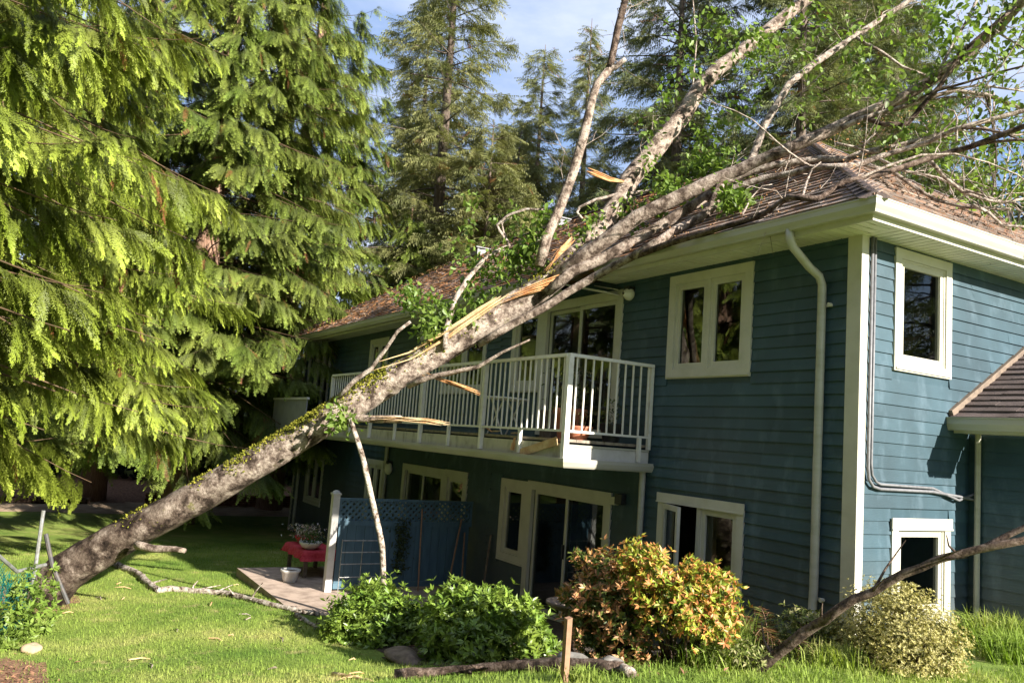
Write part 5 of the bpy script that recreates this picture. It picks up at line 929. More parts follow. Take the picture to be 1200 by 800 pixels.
FIRS = [((-22.6, 5.8), 27, 4.2, 51, 'fir_needle', 'tall yellowish fir with wide open branches behind the left part of the roof'),
        ((-29.5, 14.2), 23.5, 3.6, 52, 'fir_needle', 'middle fir with a bushy crown seen beneath the patch of blue sky'),
        ((-31.5, 18.6), 27, 2.7, 53, 'fir_needle', 'slender pointed fir close left of the bare upright limb'),
        ((-17.6, 13.2), 27, 5.0, 54, 'fir_needle_dark', 'big dark fir right of the bare upright limb'),
        ((-27.2, 7.2), 22.5, 3.4, 55, 'fir_needle', 'fir standing between the tall cedar and the yellowish fir'),
        ((-15.0, 19.5), 29, 5.2, 56, 'fir_needle_dark', 'dark fir above the middle of the roof behind the leafy limb'),
        ((-15.2, 22.6), 28, 5.4, 57, 'fir_needle_dark', 'dark fir above the corner of the roof'),
        ((-35, 10.5), 20, 4.0, 58, 'fir_needle_dark', 'shaded fir low in the gap behind the yellowish fir'),
        ((-36, 23), 21, 4.2, 59, 'fir_needle_dark', 'distant fir low behind the bare upright limb'),
        ((-21.5, 22.5), 19, 4.6, 60, 'fir_needle_dark', 'shorter fir between the two dark firs'),
        ((-25.5, 10.2), 17, 4.2, 63, 'fir_needle', 'lower bushy fir in front of the middle fir'),
        ((-21.0, 7.0), 15, 4.2, 85, 'fir_needle', 'low bushy fir under the tall yellowish fir'),
        ((-34.5, 15.5), 21, 4.4, 64, 'fir_needle_dark', 'far fir between the middle fir and the slender fir'),
        ((-25.5, 15.6), 16, 4.4, 65, 'fir_needle', 'bushy fir low left of the bare upright limb'),
        ((-20.6, 16.4), 18, 4.6, 66, 'fir_needle_dark', 'mid-height dark fir right behind the bare upright limb'),
        ((-13.2, 14.8), 25, 5.2, 67, 'fir_needle_dark', 'dark fir directly behind the leafy upper limb'),
        ((-18.5, 25.5), 31, 6.0, 68, 'fir_needle_dark', 'very tall fir at the back above the roof ridge'),
        ((-23.0, 28), 31, 6.0, 69, 'fir_needle_dark', 'very tall fir at the back above the roof corner'),
        ((-28.5, 22.0), 22, 5.0, 70, 'fir_needle_dark', 'shaded fir far back right of the slender fir'),
        ((-11.5, 22), 14, 4.0, 62, 'fir_needle_dark', 'low fir behind the leafy tree at the right edge')]
for (x, y), H, Rr, sd, m, lab in FIRS: fir(lab, x, y, H, Rr, sd, m, dens=2.7, sp=.66, h0=.05)
# unseen trees around the photographer, added for window reflections and to block sky light
for (x, y), H, Rr, sd in (((-3, -19), 22, 4.8, 71), ((-11, -16.5), 24, 5, 72), ((6, -18), 23, 5, 73), ((14, -13), 22, 5, 74), ((11, 19), 20, 4.6, 75), ((4.6, 15.5), 15, 3.6, 76), ((-20, -16), 25, 5, 77), ((-28, -18), 26, 5, 78), ((1.5, -15), 19, 4.6, 79), ((-7, -22), 27, 5.5, 80), ((-16, -21), 26, 5.5, 83), ((10, -17), 24, 5, 84)):
    fir('unseen fir added around the clearing for reflections and to block sky light', x, y, H, Rr, sd, 'fir_needle_dark', dens=1.1, sp=.9, h0=.04, group='added firs around the clearing')
# dark undergrowth below the trees
def mass(name, boxes, size, mat, seed, label=None):
    rg = np.random.default_rng(seed); P = []
    for x0, x1, y0, y1, z1, n in boxes:
        u = rg.random((n, 3)); x = x0 + (x1 - x0) * u[:, 0]; y = y0 + (y1 - y0) * u[:, 1]; top = z1 * (.6 + .25 * np.sin(x * 1.3 + y) + .25 * np.sin(y * 1.9 - x * .6))
        P.append(np.stack([x, y, gz(x, y) + top * u[:, 2]], 1))
    P = np.concatenate(P); n = len(P); v, t = scatter(LV, LT[[1, 4]] if False else LT, P, rg.normal(0, 1, (n, 3)), rg.normal(0, 1, (n, 3)) + [.3, -.3, .6], rg.uniform(.5, 1.3, n) * size)
    return tag(arr_obj(name, v, t, mat), label, None, None, 'stuff')
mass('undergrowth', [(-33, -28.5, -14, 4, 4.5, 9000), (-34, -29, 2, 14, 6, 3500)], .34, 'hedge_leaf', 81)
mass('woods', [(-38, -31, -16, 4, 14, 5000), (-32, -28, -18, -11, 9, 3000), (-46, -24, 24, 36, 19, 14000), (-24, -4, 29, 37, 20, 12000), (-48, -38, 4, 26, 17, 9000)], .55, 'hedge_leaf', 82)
# broadleaf tree behind the right end of the roof
def broadleaf(label, x, y, H, seed, spots, mat, size, twg=True):
    rg = random.Random(seed); z0 = float(gz(x, y)); o = empty('broadleaf_tree', (x, y, z0), label, 'tree'); mb = MB()
    mb.tube([(x, y, z0 - .2), (x + .1, y, z0 + H * .3), (x - .05, y + .1, z0 + H * .6), (x, y, z0 + H)], [.19, .15, .09, .02], 10, .08); mb.build('trunk', 'grey_bark', o, True)
    bm = MB(); C = []
    for dx, dy, dz, r, n in spots:
        s = Vector((x, y, z0 + min(H * .8, dz * .62))); e = Vector((x + dx, y + dy, z0 + dz)); m = s.lerp(e, .5) + Vector((0, 0, .12 * (e - s).length))
        bm.tube([s, m, e], [.05, .03, .01], 5, .05, False); C.append(((e.x, e.y, e.z), (r, r, r * .7), n))
    tag(bm.build('branch', 'grey_bark', o, True), kind='stuff'); v, t = leaf_cloud([c[0] for c in C], [c[1] for c in C], [c[2] for c in C], size, seed); tag(arr_obj('foliage', v, t, mat, o), kind='stuff')
rg = random.Random(5)
sp = [(rg.gauss(0, 1.3), rg.gauss(0, 1.3), rg.uniform(4.6, 9.6), rg.uniform(.4, .8), rg.randrange(60, 170)) for _ in range(44)]
broadleaf('leafy broadleaf tree behind the right end of the roof', -5.2, 12.6, 9.4, 91, sp, 'maple_leaf', .13)
sp = [(rg.gauss(0, 1.1), rg.gauss(0, 1.1), rg.uniform(6.0, 13.5), rg.uniform(.4, .7), rg.randrange(30, 90)) for _ in range(40)]
broadleaf('tall thin-leaved tree against the bright sky at the top right', -7.0, 15.2, 13.2, 92, sp, 'maple_leaf', .13)

# ------------------------------------------------------------------ shrubs and flower bed
LX = np.array([[0, 0, 0], [.45, .17, .03], [1, 0, -.08], [.45, -.17, .03], [.5, 0, -.03]], float); LXT = np.array([[0, 4, 1], [1, 4, 2], [0, 3, 4], [3, 2, 4]])
def shrub(name, label, key, mat, leaf, per, dens, seed, tint=None, group=None, cat='shrub', splay=.95, stems=True, deep=.22):
    rg = np.random.default_rng(seed); G = GARDEN[key]; b = np.array(G['base']); L = [tuple(q) for q in G['lobes']]
    L = L + [(x - .75 * deep * 2, y + .45 * deep * 2, z - .03, r * .9) for x, y, z, r in L]
    o = empty(name, tuple(b), label, cat, group); P, D, N, S, Tn = [], [], [], [], []
    for x, y, z, r in L:
        n = int(dens * (r / .25) ** 2) + 3; u = randdir(n, rg); lump = 1 + .22 * np.sin(u[:, 0] * 5 + x * 9) * np.sin(u[:, 1] * 4.3 + y * 7) + .16 * np.sin(u[:, 2] * 6 + x * 5); rr = r * rg.uniform(.35, 1.06, n) ** .6 * lump * np.where(rg.random(n) < .14, rg.uniform(1.1, 1.5, n), 1.); c = np.array([x, y, z]) + u * rr[:, None]
        c[:, 2] = np.maximum(c[:, 2], gz(c[:, 0], c[:, 1]) + .04); ax = norm(u + [0, 0, .75] + rg.normal(0, .25, (n, 3)))
        for j in range(per):
            a = 2 * math.pi * j / per + rg.uniform(0, 6, n); t1 = norm(np.cross(ax, rg.normal(0, 1, (n, 3)))); 
            t2 = np.cross(ax, t1); d = ax * rg.uniform(.25, .9, n)[:, None] + (t1 * np.cos(a)[:, None] + t2 * np.sin(a)[:, None]) * splay
            P.append(c); D.append(d); N.append(ax + rg.normal(0, .2, (n, 3))); S.append(rg.uniform(.65, 1.2, n) * leaf)
            if tint is not None: Tn.append(tint(c, ax, rr / r, rg))
    P, D, N, S = map(np.concatenate, (P, D, N, S)); v, t = scatter(LX, LXT, P, D, N, S)
    tc = np.repeat(np.concatenate(Tn), len(LX), 0) if tint is not None else None
    tag(arr_obj('foliage', v, t, mat, o, tc), kind='stuff')
    if stems:
        mb = MB(); r_ = random.Random(seed)
        for x, y, z, r in L[:len(L) // 2]:
            for _ in range(2):
                e = Vector((x + r_.gauss(0, .4) * r, y + r_.gauss(0, .4) * r, z)); s = Vector((b[0] - .15 + r_.gauss(0, .08), b[1] + .12 + r_.gauss(0, .06), float(gz(b[0] - .15, b[1] + .12)) - .03)); m = s.lerp(e, .5) + Vector((0, 0, .05))
                mb.tube([s, m, e], [.014, .010, .005], 5, .1, False)
        tag(mb.build('stem', 'dark_bark', o, True), kind='stuff')
    return o
shrub('rhododendron', 'glossy green rhododendron bush at the foot of the blue fence', 'rho1', 'rhododendron_leaf', .085, 7, 150, 101, group='rhododendrons in the flower bed')
shrub('rhododendron', 'wide glossy green rhododendron bush in front of the glass door', 'rho2', 'rhododendron_leaf', .092, 7, 130, 102, group='rhododendrons in the flower bed')
def tint_orange(c, ax, rr, rg):
    n = len(c); k = rg.random(n); new = (rr > .74) & (ax[:, 2] > .05) & (k < .75)
    t = np.tile([.085, .125, .028], (n, 1)); t[k > .7] = [.19, .23, .045]; t[new] = [.50, .235, .10]; t[new & (k < .2)] = [.58, .33, .16]; t[new & (k > .5)] = [.40, .20, .075]; return t
def tint_yellow(c, ax, rr, rg):
    n = len(c); k = rg.random(n); new = (rr > .62) & (ax[:, 2] > -.2)
    t = np.tile([.15, .20, .025], (n, 1)); t[new] = [.44, .43, .055]; t[new & (k < .46)] = [.60, .34, .10]; t[new & (k < .24)] = [.60, .24, .09]; t[new & (k > .68)] = [.27, .36, .04]; return t
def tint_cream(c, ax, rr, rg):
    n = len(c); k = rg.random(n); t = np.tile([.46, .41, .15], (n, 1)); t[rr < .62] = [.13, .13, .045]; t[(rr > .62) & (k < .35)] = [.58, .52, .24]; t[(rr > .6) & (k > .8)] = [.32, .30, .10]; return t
def tint_low(c, ax, rr, rg):
    n = len(c); k = rg.random(n); t = np.tile([.20, .24, .06], (n, 1)); t[k < .35] = [.40, .38, .18]; t[k > .8] = [.10, .13, .03]; return t
shrub('pieris_shrub', 'dark pieris bush with bronze-orange new leaves left of the yellow one', 'pL', 'pieris_leaf', .064, 8, 150, 103, tint_orange, 'pieris bushes by the house')
shrub('pieris_shrub', 'bright yellow and orange pieris bush in front of the lower window', 'pR', 'pieris_leaf', .060, 8, 165, 104, tint_yellow, 'pieris bushes by the house')
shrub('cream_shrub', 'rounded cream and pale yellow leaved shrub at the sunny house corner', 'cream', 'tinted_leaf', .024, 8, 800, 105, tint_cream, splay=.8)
shrub('bed_plant', 'low pale-leaved plant between the downspout and the house corner', 'low1', 'tinted_leaf', .06, 5, 150, 106, tint_low, cat='plant')
shrub('bed_plant', 'low pale yellow weed in the grass under the yellow bush', 'weed', 'tinted_leaf', .045, 6, 200, 107, tint_low, cat='plant')
shrub('ivy_plant', 'bright green leafy creeper on the wire fence at the left edge', 'ivy', 'ivy_leaf', .085, 4, 120, 108, cat='creeper', stems=False, splay=1.3)
# blades: grass and tufts
def blades(name, P, h, w, lean, mat, seed, parent=None, seg=2):
    rg = np.random.default_rng(seed); n = len(P); a = rg.uniform(0, 2 * math.pi, n); ln = rg.uniform(.1, 1, n) * lean; d = np.stack([np.cos(a), np.sin(a), 0 * a], 1); s = np.stack([-np.sin(a), np.cos(a), 0 * a], 1)
    h = h * rg.uniform(.55, 1.25, n); q0 = P; q1 = P + d * (ln * h * .35)[:, None] + np.array([0, 0, 1]) * (h * .6)[:, None]; q2 = P + d * (ln * h)[:, None] + np.array([0, 0, 1]) * (h * (1 - .35 * ln))[:, None]
    W = (w * rg.uniform(.7, 1.2, n))[:, None]; V = np.stack([q0 - s * W, q0 + s * W, q1 - s * W * .8, q1 + s * W * .8, q2], 1)
    T = np.array([[0, 1, 3], [0, 3, 2], [2, 3, 4]]) if seg == 2 else np.array([[0, 1, 4]])
    if seg == 1: V[:, 4] = q1 * .4 + q2 * .6
    return arr_obj(name, V.reshape(-1, 3), (T[None] + (np.arange(n) * 5)[:, None, None]).reshape(-1, 3), mat, parent)
def on_ground(x, y, dz=-.005): return np.stack([x, y, gz(x, y) + dz], 1)
rg = np.random.default_rng(200)
def lawn_points(n, x0, x1, y0, y1):
    x = rg.uniform(x0, x1, n); y = rg.uniform(y0, y1, n)
    bed = (x > -5.5) & (x < 1.2) & (y > np.interp(x, [-5.6, -4.6, -3, -1.5, -.4, .4, 1.2], [-2.85, -3.05, -3.15, -2.45, -1.35, -.70, .15]))
    pat = (x > -9.75) & (x < -3) & (y > -3.42); house_ = (y > -.25) & (x < .05); bare = (((x + 3.6) / .9) ** 2 + ((y + 6.85) / .4) ** 2 < 1) | (((x + 7.9) / .9) ** 2 + ((y + 6.7) / .6) ** 2 < 1)
    k_ = ~(bed | pat | house_ | (bare & (rg.random(n) < .75))); return x[k_], y[k_]
x1, y1 = lawn_points(120000, -7, 2.6, -8, 1.6); x2, y2 = lawn_points(70000, -15, -7, -8.5, -.2)
tag(blades('grass', np.concatenate([on_ground(x1, y1), on_ground(x2, y2)]), .055, .0042, .9, 'grass_blade', 201, None, 1), 'short mown lawn grass between the cedars and the house', None, None, 'stuff')
x, y = lawn_points(7500, -.6, 2.4, -3.3, 1.7)
tag(blades('grass', on_ground(x, y), .08, .0042, 1.3, 'grass_blade', 202), 'longer grass along the edge of the flower bed', None, None, 'stuff')
def tuft(label, c, r, h, n, seed, mat='grass_blade', w=.005, lean=1.2, name='grass_tuft', group='grass tufts in the bed'):
    rg = np.random.default_rng(seed); u = rg.normal(0, r * .5, (n, 2)); x = c[0] + u[:, 0]; y = c[1] + u[:, 1]; o = blades(name, on_ground(x, y), h, w, lean, mat, seed); tag(o, label, 'grass tuft', group)
tuft('tall green grass tuft beside the yellow bush', (-.25, -1.35), .16, .42, 420, 211); tuft('long green grass at the foot of the porch wall', (.55, 1.35), .32, .34, 800, 212, w=.006)
tuft('green grass clump right of the cream shrub', (1.0, .75), .22, .28, 520, 213, w=.006); tuft('dry straw coloured grass below the yellow bush', (.15, -2.0), .28, .22, 600, 214); tuft('straggly grass at the corner of the house', (.55, -.95), .3, .2, 500, 215)
tuft('grass growing against the wooden stake', (.25, -3.3), .12, .12, 140, 216)
# browned fern fronds with curled tips
fo = empty('fern', (-.25, -.95, float(gz(-.25, -.95))), 'brown fern with curled frond tips against the wall below the downspout', 'fern')
rg_ = np.random.default_rng(220); PV = []; mb = MB(); tv = LX * [1, .55, 1]; Ps, Ds, Ns, Ss = [], [], [], []
for k in range(20):
    a = rg_.uniform(0, 6.28); L = rg_.uniform(.5, 1.0); o_ = np.array([math.cos(a), math.sin(a), 0]); b0 = np.array([-.25, -.95, float(gz(-.25, -.95))]) + rg_.normal(0, .12, 3) * [1.6, .7, 0]; pts = []
    for i in range(12):
        s = i / 11; hook = max(0, s - .78) * 4; pts.append(b0 + o_ * L * (s * .62 + .02 * math.sin(hook * 3)) + np.array([0, 0, L * (1.05 * s - .72 * s * s)]) + np.array([0, 0, -.10 * hook ** 2 * L]) + o_ * (.08 * math.sin(min(hook, 1) * 3.1) * L))
    mb.tube([Vector(p) for p in pts], [.005 * (1.2 - i / 12) for i in range(12)], 4, 0, False)
    for i in range(24):
        s = .18 + .8 * i / 24; j = min(10, int(s * 11)); p = pts[j] + (pts[j + 1] - pts[j]) * (s * 11 - j); t_ = pts[j + 1] - pts[j]; sd = np.cross(t_, [0, 0, 1.]); sd /= np.linalg.norm(sd) + 1e-6
        for sg in (-1, 1): Ps.append(p); Ds.append(sd * sg + t_ / (np.linalg.norm(t_) + 1e-6) * .35 + rg_.normal(0, .12, 3)); Ns.append([0, 0, 1] + rg_.normal(0, .2, 3)); Ss.append((.11 * (1.05 - s) + .02) * L * 1.4)
mb.build('stem', 'stake_wood', fo); v, t = scatter(tv, LXT, np.array(Ps), np.array(Ds), np.array(Ns), np.array(Ss))
tt_ = np.tile([.17, .085, .035], (len(v), 1)); tt_[np.repeat(rg_.random(len(Ps)) < .4, len(tv))] = [.14, .15, .04]; tag(arr_obj('frond_leaf', v, t, 'tinted_leaf', fo, tt_), kind='stuff')

# ------------------------------------------------------------------ things in the garden
# blue fence with lattice top between the patios
fx, fy0, fy1, zt, zb = -7.5, -2.46, -.06, .42, -1.02
fe = empty('privacy_fence', (fx, fy0, zb), 'blue painted board fence with lattice top and one white end post', 'fence')
mb = MB(); mb.box(fx - .055, fx + .055, fy0 - .11, fy0 - .002, zb, zt + .05); mb.box(fx - .07, fx + .07, fy0 - .125, fy0 + .013, zt + .0505, zt + .075); mb.lathe([(.07, 0), (.05, .03), (.01, .045)], (fx, fy0 - .056, zt + .075), 4)
tag(mb.build('post', 'white_vinyl', fe), 'white end post with a flat cap')
y = fy0 + .035
while y < fy1 - .1:
    w = min(.148, fy1 - .03 - y); mb = MB(); mb.box(fx - .009, fx + .009, y, y + w - .006, zb + .06, zt - .40); mb.build('board', 'fence_paint', fe); y += w
for z0, z1, d in ((zt - .04, zt, .035), (zt - .43, zt - .35, .028), (zb + .04, zb + .12, .028)): mb = MB(); mb.box(fx - d, fx + d, fy0, fy1, z0, z1); mb.build('rail', 'fence_paint', fe)
for ya in (fy0, fy1 - .05): mb = MB(); mb.box(fx - .026, fx + .026, ya, ya + .045, zt - .3495, zt - .0405); mb.build('stile', 'fence_paint', fe)
za, zc = zt - .35, zt - .04; h_ = zc - za
for sgn_, dx in ((1, .006), (-1, -.006)):
    mb = MB(); s0 = fy0 + .04 - h_
    while s0 < fy1 - .05:
        a, b = (s0, za), (s0 + h_, zc)
        lo_, hi_ = fy0 + .046, fy1 - .052
        t0 = max(0, (lo_ - a[0]) / h_); t1 = min(1, (hi_ - a[0]) / h_)
        if t1 > t0 + .05:
            za_ = za + h_ * t0; zb_ = za + h_ * t1
            if sgn_ < 0: za_, zb_ = zc - h_ * t0, zc - h_ * t1
            mb.bar((fx + dx, a[0] + h_ * t0, za_), (fx + dx, a[0] + h_ * t1, zb_), .010, .038)
        s0 += .105
    tag(mb.build('lattice_strip', 'fence_paint', fe), kind='stuff')
# wire trellis panel in front of the fence
mb = MB(); xt = fx + .16
for z in (-.22, -.40, -.58, -.78): mb.tube([(xt, -2.40, z), (xt, -1.72, z)], .009, 6)
for y in (-2.40, -2.06, -1.72): mb.tube([(xt + .012, y, -1.05), (xt + .012, y, -.2)], .007, 6)
tag(mb.build('wire_trellis', 'galvanized'), 'small rusty wire trellis leaning at the fence behind the green bush', 'trellis')
# tools and canes leaning on the dark end of the fence
for i, (a, b, r, lab, nm) in enumerate((((-7.15, -.60, -1.02), (-7.44, -.28, .12), .016, 'long tan cane leaning at the dark end of the fence', 'garden_cane'), ((-7.0, -.42, -1.02), (-7.44, -.20, -.10), .014, 'shorter cane leaning next to the long tan cane', 'garden_cane'), ((-7.3, -1.05, -1.02), (-7.47, -1.02, .28), .013, 'thin upright cane at the middle of the fence', 'garden_cane'), ((-6.75, -.16, -1.02), (-6.8, -.05, -.05), .018, 'dark broom handle against the wall beside the fence', 'broom'))):
    mb = MB(); mb.tube([a, b], r, 6); tag(mb.build(nm, 'stake_wood' if i < 3 else 'old_wood'), lab, 'cane' if i < 3 else 'broom', 'canes leaning on the fence' if i < 3 else None)
rg = np.random.default_rng(230); n = 420; c = np.stack([fx + .07 + rg.normal(0, .03, n), -1.36 + rg.normal(0, .07, n), rg.uniform(-.75, .12, n)], 1)
v, t = scatter(LN, LT, c, rg.normal(0, 1, (n, 3)) - [0, 0, .5], rg.normal(0, .5, (n, 3)) + [1, 0, .3], rg.uniform(.04, .08, n)); o = arr_obj('climbing_vine', v, t, 'hedge_leaf'); tag(o, 'dark climbing vine hanging on the middle of the blue fence', 'vine')
# low table with a red cloth and bowls of flowers
tx, ty, tz = -9.15, -2.28, -1.02
tb = empty('low_table', (tx, ty, tz), 'low garden table under a red cloth beside the fence post', 'table')
mb = MB(); mb.box(tx - .55, tx + .55, ty - .30, ty + .30, tz + .40, tz + .44); mb.build('tabletop', 'old_wood', tb)
for sx in (-1, 1):
    for sy in (-1, 1): mb = MB(); mb.box(tx + sx * .47 - .03, tx + sx * .47 + .03, ty + sy * .24 - .03, ty + sy * .24 + .03, tz, tz + .399); mb.build('leg', 'old_wood', tb)
mb = MB(); nx, ny = 30, 20; grid = []
for i in range(nx + 1):
    for j in range(ny + 1):
        u, w = (i / nx - .5) * 1.50, (j / ny - .5) * .96; ex = max(0, abs(u) - .56, abs(w) - .31); cx = max(-.57, min(.57, u)); cy = max(-.32, min(.32, w))
        fl = .02 * math.sin(u * 17) * ex * 8 + .02 * math.sin(w * 19) * ex * 8; grid.append((tx + cx + math.copysign(ex * .18, u) * (abs(u) > .56) + fl, ty + cy + math.copysign(ex * .18, w) * (abs(w) > .31) + fl, tz + .447 - ex * .85))
mb.add(grid, [(i * (ny + 1) + j, (i + 1) * (ny + 1) + j, (i + 1) * (ny + 1) + j + 1, i * (ny + 1) + j + 1) for i in range(nx) for j in range(ny)]); tag(mb.build('tablecloth', 'red_cloth', None, True), 'red patterned cloth hanging over the low garden table', 'tablecloth')
def potted(label, x, y, z, prof, mat, leaves, tints, seed, name='flower_pot', cat='flower pot', group='pots on and around the patio', size=.05, h=.16, r=.15):
    o = empty(name, (x, y, z), label, cat, group); mb = MB(); mb.lathe(prof, (x, y, z), 22); mb.build('pot', mat, o, True)
    top = max(p[1] for p in prof); rr = max(p[0] for p in prof)
    mb = MB(); mb.lathe([(rr * .85, top - .03), (.001, top - .025)], (x, y, z), 16); mb.build('soil', 'bed_soil', o)
    if leaves:
        rg = np.random.default_rng(seed); p = np.stack([x + rg.normal(0, r * .6, leaves), y + rg.normal(0, r * .6, leaves), z + top + rg.uniform(-.02, h, leaves)], 1); v, t = scatter(LN, LT, p, rg.normal(0, 1, (leaves, 3)), rg.normal(0, .6, (leaves, 3)) + [0, 0, 1], rg.uniform(.6, 1.2, leaves) * size)
        tt = np.array(tints)[rg.integers(0, len(tints), leaves)]; tag(arr_obj('plant', v, t, 'tinted_leaf', o, np.repeat(tt, len(LN), 0)), kind='stuff')
    return o
bowl = [(.09, 0), (.14, .03), (.19, .09), (.20, .12), (.18, .12), (.165, .08), (.001, .075)]
potted('red bowl of white and pink flowers on the red cloth', tx - .35, ty - .02, tz + .45, bowl, 'red_cloth', 520, [(.62, .56, .52), (.60, .40, .38), (.10, .16, .04), (.66, .62, .6)], 240, h=.2, r=.22)
potted('grey bowl with a leafy green plant on the red cloth', tx + .32, ty - .14, tz + .45, bowl, 'white_glaze', 380, [(.06, .12, .025), (.09, .16, .04)], 241, h=.16, r=.17)
potted('white glazed pot standing empty on the patio slab', -8.35, -2.86, -1.02, [(.10, 0), (.12, .05), (.14, .15), (.165, .17), (.165, .20), (.145, .20), (.135, .15), (.001, .14)], 'white_glaze', 0, [], 242)
BATH = (-1.62, -2.08)
# stake, birdbath, rocks
mb = MB(); x, y, z = .21, -3.42, -.15; mb.add([(x - .021, y - .021, z), (x + .021, y - .021, z), (x + .021, y + .021, z), (x - .021, y + .021, z), (x - .018, y - .021, z + .47), (x + .024, y - .021, z + .465), (x + .024, y + .021, z + .475), (x - .018, y + .021, z + .478)], [(0, 3, 2, 1), (4, 5, 6, 7), (0, 1, 5, 4), (1, 2, 6, 5), (2, 3, 7, 6), (3, 0, 4, 7)])
tag(mb.build('wooden_stake', 'stake_wood'), 'square wooden stake driven in at the front of the bed', 'stake')
bx_, by_ = BATH; bz_ = float(gz(bx_, by_)); bb = empty('bird_bath', (bx_, by_, bz_), 'old wooden-rimmed bird bath half hidden by the bronze bush', 'bird bath')
mb = MB(); mb.lathe([(.10, -.05), (.07, .08), (.04, .2), (.04, .42), (.08, .48)], (bx_, by_, bz_), 14); mb.build('pedestal', 'dark_bark', bb, True)
mb = MB(); mb.lathe([(.06, .47), (.19, .51), (.25, .55), (.25, .575), (.22, .57), (.10, .52), (.001, .51)], (bx_, by_, bz_), 22); mb.build('bowl', 'old_wood', bb, True)
def rock(label, x, y, r, seed, sq=(1, 1, .7), mat='rock', group='rocks in the garden', name='rock'):
    rg = np.random.default_rng(seed); bm_ = [];
    import bmesh
    b = bmesh.new(); bmesh.ops.create_icosphere(b, subdivisions=3, radius=1); ph = rg.uniform(0, 6, 6)
    for v in b.verts:
        p = v.co.copy(); k = 1 + .16 * math.sin(p.x * 3 + ph[0]) * math.sin(p.y * 3.3 + ph[1]) + .12 * math.sin(p.z * 4 + ph[2] + p.x * 2) + rg.normal(0, .015); v.co = Vector((p.x * sq[0], p.y * sq[1], p.z * sq[2])) * k * r
    me = bpy.data.meshes.new(name); b.to_mesh(me); b.free(); me.materials.append(MATS[mat]); me.polygons.foreach_set('use_smooth', [True] * len(me.polygons)); o = link(name, me, None, (x, y, float(gz(x, y)) + r * sq[2] * .45)); tag(o, label, 'rock', group)
rock('pale rock under the creeper at the left edge', -4.86, -6.52, .085, 250, (1, 1, .7), 'dry_earth'); rock('flat brown stone edging the bed beside the rhododendron', -3.0, -3.18, .26, 251, (1.2, .6, .32), 'old_wood'); rock('grey stone behind the log beside the stake', -.35, -2.95, .12, 252, (1.3, 1, .7)); rock('small grey stone under the right end of the log', -.1, -2.75, .09, 253)
# chain-link fence at the left edge, bent where the tree went over
cf = empty('chain_link_fence', (-6.15, -6.5, -1.05), 'broken chain-link fence with green slats at the foot of the fallen tree', 'fence')
A, Bq = Vector((-6.15, -6.55, -1.05)), Vector((-3.2, -8.1, -.85)); dr_ = (Bq - A)
for t, h in ((0., 1.35), (.62, 1.3), (1., 1.3)): mb = MB(); p = A + dr_ * t; mb.tube([p - Vector((0, 0, .2)), p + Vector((.05 * (t == 0), 0, h))], .022, 8); mb.build('post', 'galvanized', cf)
mb = MB(); mb.tube([A + Vector((.02, .1, .72)), A + dr_ * .12 + Vector((0, 0, .68)), A + dr_ * .3 + Vector((0, 0, .98)), A + dr_ * .62 + Vector((0, 0, 1.28)), Bq + Vector((0, 0, 1.28))], .022, 8); mb.build('top_rail', 'galvanized', cf)
mb = MB(); mb.tube([(-6.19, -6.49, .02), (-6.15, -6.38, -.34), (-6.10, -6.16, -.78)], .026, 8); tag(mb.build('bent_post', 'dark_steel', cf), 'dark steel post knocked over against the trunk')
top = lambda t: float(np.interp(t, [0, .12, .3, .62, 1], [.70, .66, .95, 1.26, 1.26]))
mb = MB(); L_ = dr_.length; n = int(L_ / .055)
for i in range(n):
    for s in (-1, 1):
        t0 = i / n; prev = None
        for j in range(0, 27):
            z = j * .05; t = t0 + s * (z / L_) * (1 if True else 0)
            if not 0 <= t <= 1 or z > top(min(max(t, 0), 1)): prev = None if prev is None else prev; continue
            p = A + dr_ * t + Vector((.004 * s, .004 * s, z))
            if prev is not None and j - prev[1] == 1: mb.bar(prev[0], p, .005, .005)
            prev = (p, j)
tag(mb.build('wire_mesh', 'green_vinyl', cf), kind='stuff')
for i in range(0, 60):
    t = .02 + i / 62; h = top(t) - .03
    if random.random() < .22: continue
    mb = MB(); p = A + dr_ * t + Vector((-.012, -.02, 0)); q = p + Vector((random.uniform(-.02, .02), 0, h * random.uniform(.75, 1))); mb.bar(p, q, .034, .004, (dr_.y, -dr_.x, 0)); mb.build('slat', 'green_vinyl', cf)
# balcony furniture and debris
potted('terracotta pot with a leafy plant at the balcony corner', -3.75, -.75, 1.59, [(.15, 0), (.20, .32), (.225, .33), (.225, .40), (.2, .40), (.19, .34), (.001, .33)], 'terracotta', 260, [(.05, .08, .02), (.09, .11, .03), (.2, .18, .1)], 260, name='balcony_pot', group='pots on the balcony', h=.55, r=.22, size=.07)
potted('small dark planter on the balcony by the glass door', -3.25, -.45, 1.59, [(.10, 0), (.15, .22), (.16, .24), (.14, .24), (.001, .2)], 'black_plastic', 160, [(.05, .08, .02), (.12, .14, .05)], 261, name='balcony_pot', group='pots on the balcony', h=.3, r=.13)
potted('wide terracotta bowl near the end of the balcony rail', -3.25, -.98, 1.59, [(.12, 0), (.19, .15), (.2, .17), (.18, .17), (.001, .14)], 'terracotta', 90, [(.06, .09, .025), (.16, .13, .06)], 262, name='balcony_pot', group='pots on the balcony', h=.2, r=.14)
bt = empty('balcony_table', (-5.35, -.8, 1.59), 'small white metal table on the balcony behind the railing', 'table')
mb = MB(); mb.lathe([(.001, .52), (.32, .52), (.33, .535), (.32, .55), (.001, .55)], (-5.35, -.8, 1.59), 24); mb.build('tabletop', 'rail_paint', bt)
for s in (-1, 1):
    for q in (-1, 1): mb = MB(); mb.tube([(-5.35 + s * .22, -.8 + q * .16, 1.592), (-5.35 - s * .18, -.8 + q * .14, 2.108)], .012, 6); mb.build('leg', 'rail_paint', bt)
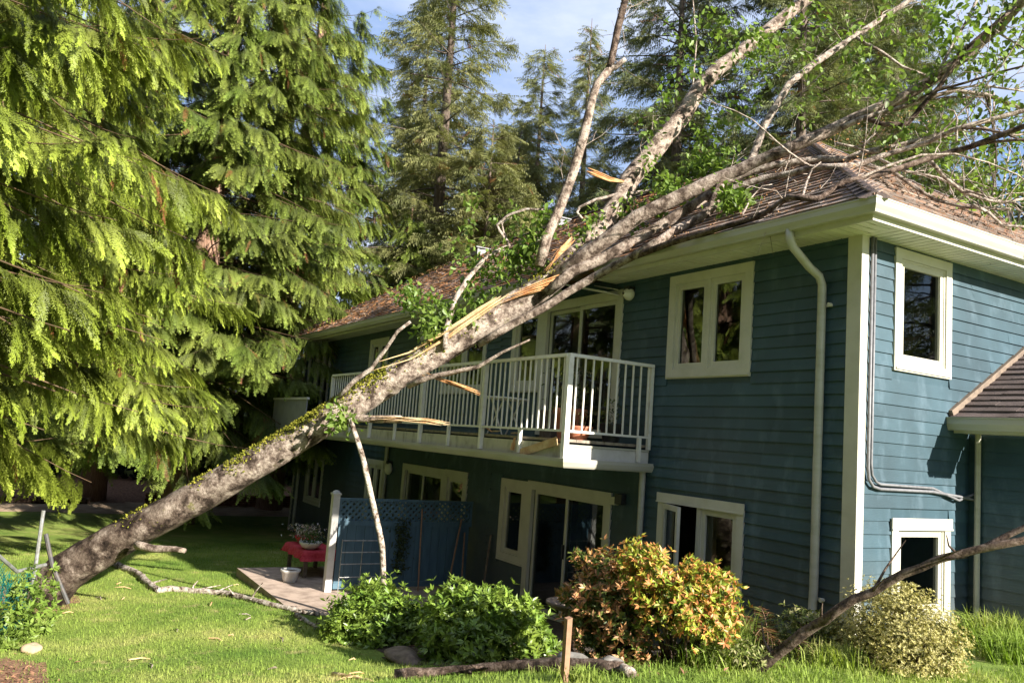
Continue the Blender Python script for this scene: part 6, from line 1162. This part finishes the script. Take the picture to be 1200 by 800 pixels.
mb = MB(); mb.box(-4.85, -4.55, -.5, -.2, 1.592, 1.95); mb.box(-4.87, -4.53, -.52, -.18, 1.951, 1.985); tag(mb.build('storage_box', 'old_wood'), 'brown lidded box on the balcony against the wall', 'box')
for i, (a, b, lab) in enumerate((((-5.0, -1.18, 1.63), (-4.75, -1.22, 1.64), 'splinter of wood lying at the edge of the balcony floor'), ((-4.15, -1.36, 1.40), (-4.10, -1.36, 1.56), 'orange chip of wood standing on the balcony gutter'), ((-4.6, -1.1, 1.62), (-4.3, -1.2, 1.63), 'broken bark piece on the balcony floor behind the rail'), ((-5.25, -1.28, 1.75), (-5.0, -1.2, 1.62), 'tan splinter leaning on the lower balcony rail'))):
    mb = MB(); a = Vector(a); b = Vector(b); mb.bar(a, a.lerp(b, .6), .05, .02); mb.bar(a.lerp(b, .55), b, .03, .012); tag(mb.build('wood_chip', 'split_wood' if i % 2 else 'pale_split_wood'), lab, 'wood chip', 'wood chips on the balcony')
# far end of the garden: low brick wall and border logs
bw = empty('low_brick_wall', (-24, -1, float(gz(-24, -1))), 'low brick wall at the far end of the lawn beyond the house', 'wall')
m = MB(); m.box(-.095, .095, -.11, .11, 0, .062); me = bpy.data.meshes.new('brick'); me.from_pydata(m.v, [], m.f); me.materials.append(MATS['brick'])
m = MB(); m.box(-23.98, -23.84, -3.2, 2.9, -1.6, -1.05); m.build('mortar', 'dry_earth', bw)
for k in range(6):
    for j in range(25):
        y = -3.1 + j * .24 + (.12 if k % 2 else 0); o = link('brick', me, bw, (-23.88 + random.uniform(-.006, .012), y, -1.45 + k * .072)); 
mb = MB(); mb.tube([(-23.6, -9.5, -1.33), (-23.4, -7, -1.32), (-23.6, -4.8, -1.34)], .10, 9, .1); tag(mb.build('border_log', 'dark_bark'), 'old log edging the bark mulch at the far end of the lawn', 'log')
rg = np.random.default_rng(280); n = 700; x = np.concatenate([rg.normal(-3.6, .5, n), rg.normal(-7.9, .5, 300), rg.uniform(-5.2, .6, 900)]); y = np.concatenate([rg.normal(-6.85, .25, n), rg.normal(-6.7, .35, 300), rg.uniform(-2.9, -.8, 900)]); P = on_ground(x, y, .02)
v, t = scatter(LX, LXT, P, rg.normal(0, 1, (len(P), 3)) * [1, 1, .25], rg.normal(0, .4, (len(P), 3)) + [0, 0, 1], rg.uniform(.02, .07, len(P))); tag(arr_obj('bark_chips', v, t, 'bark_mulch'), 'loose bark chips and dead leaves on the bare soil', None, None, 'stuff')
# small rosette weeds and fallen leaves on the lawn
rg = np.random.default_rng(270); x, y = lawn_points(900, -8, 1, -6.8, -2.2); n = len(x); P = on_ground(x, y, .035)
v, t = scatter(LV, LT, P, rg.normal(0, 1, (n, 3)) * [1, 1, .2], rg.normal(0, .3, (n, 3)) + [0, 0, 1], rg.uniform(.02, .055, n)); tag(arr_obj('fallen_leaves', v, t, 'alder_leaf'), 'loose green leaves strewn over the lawn', None, None, 'stuff')
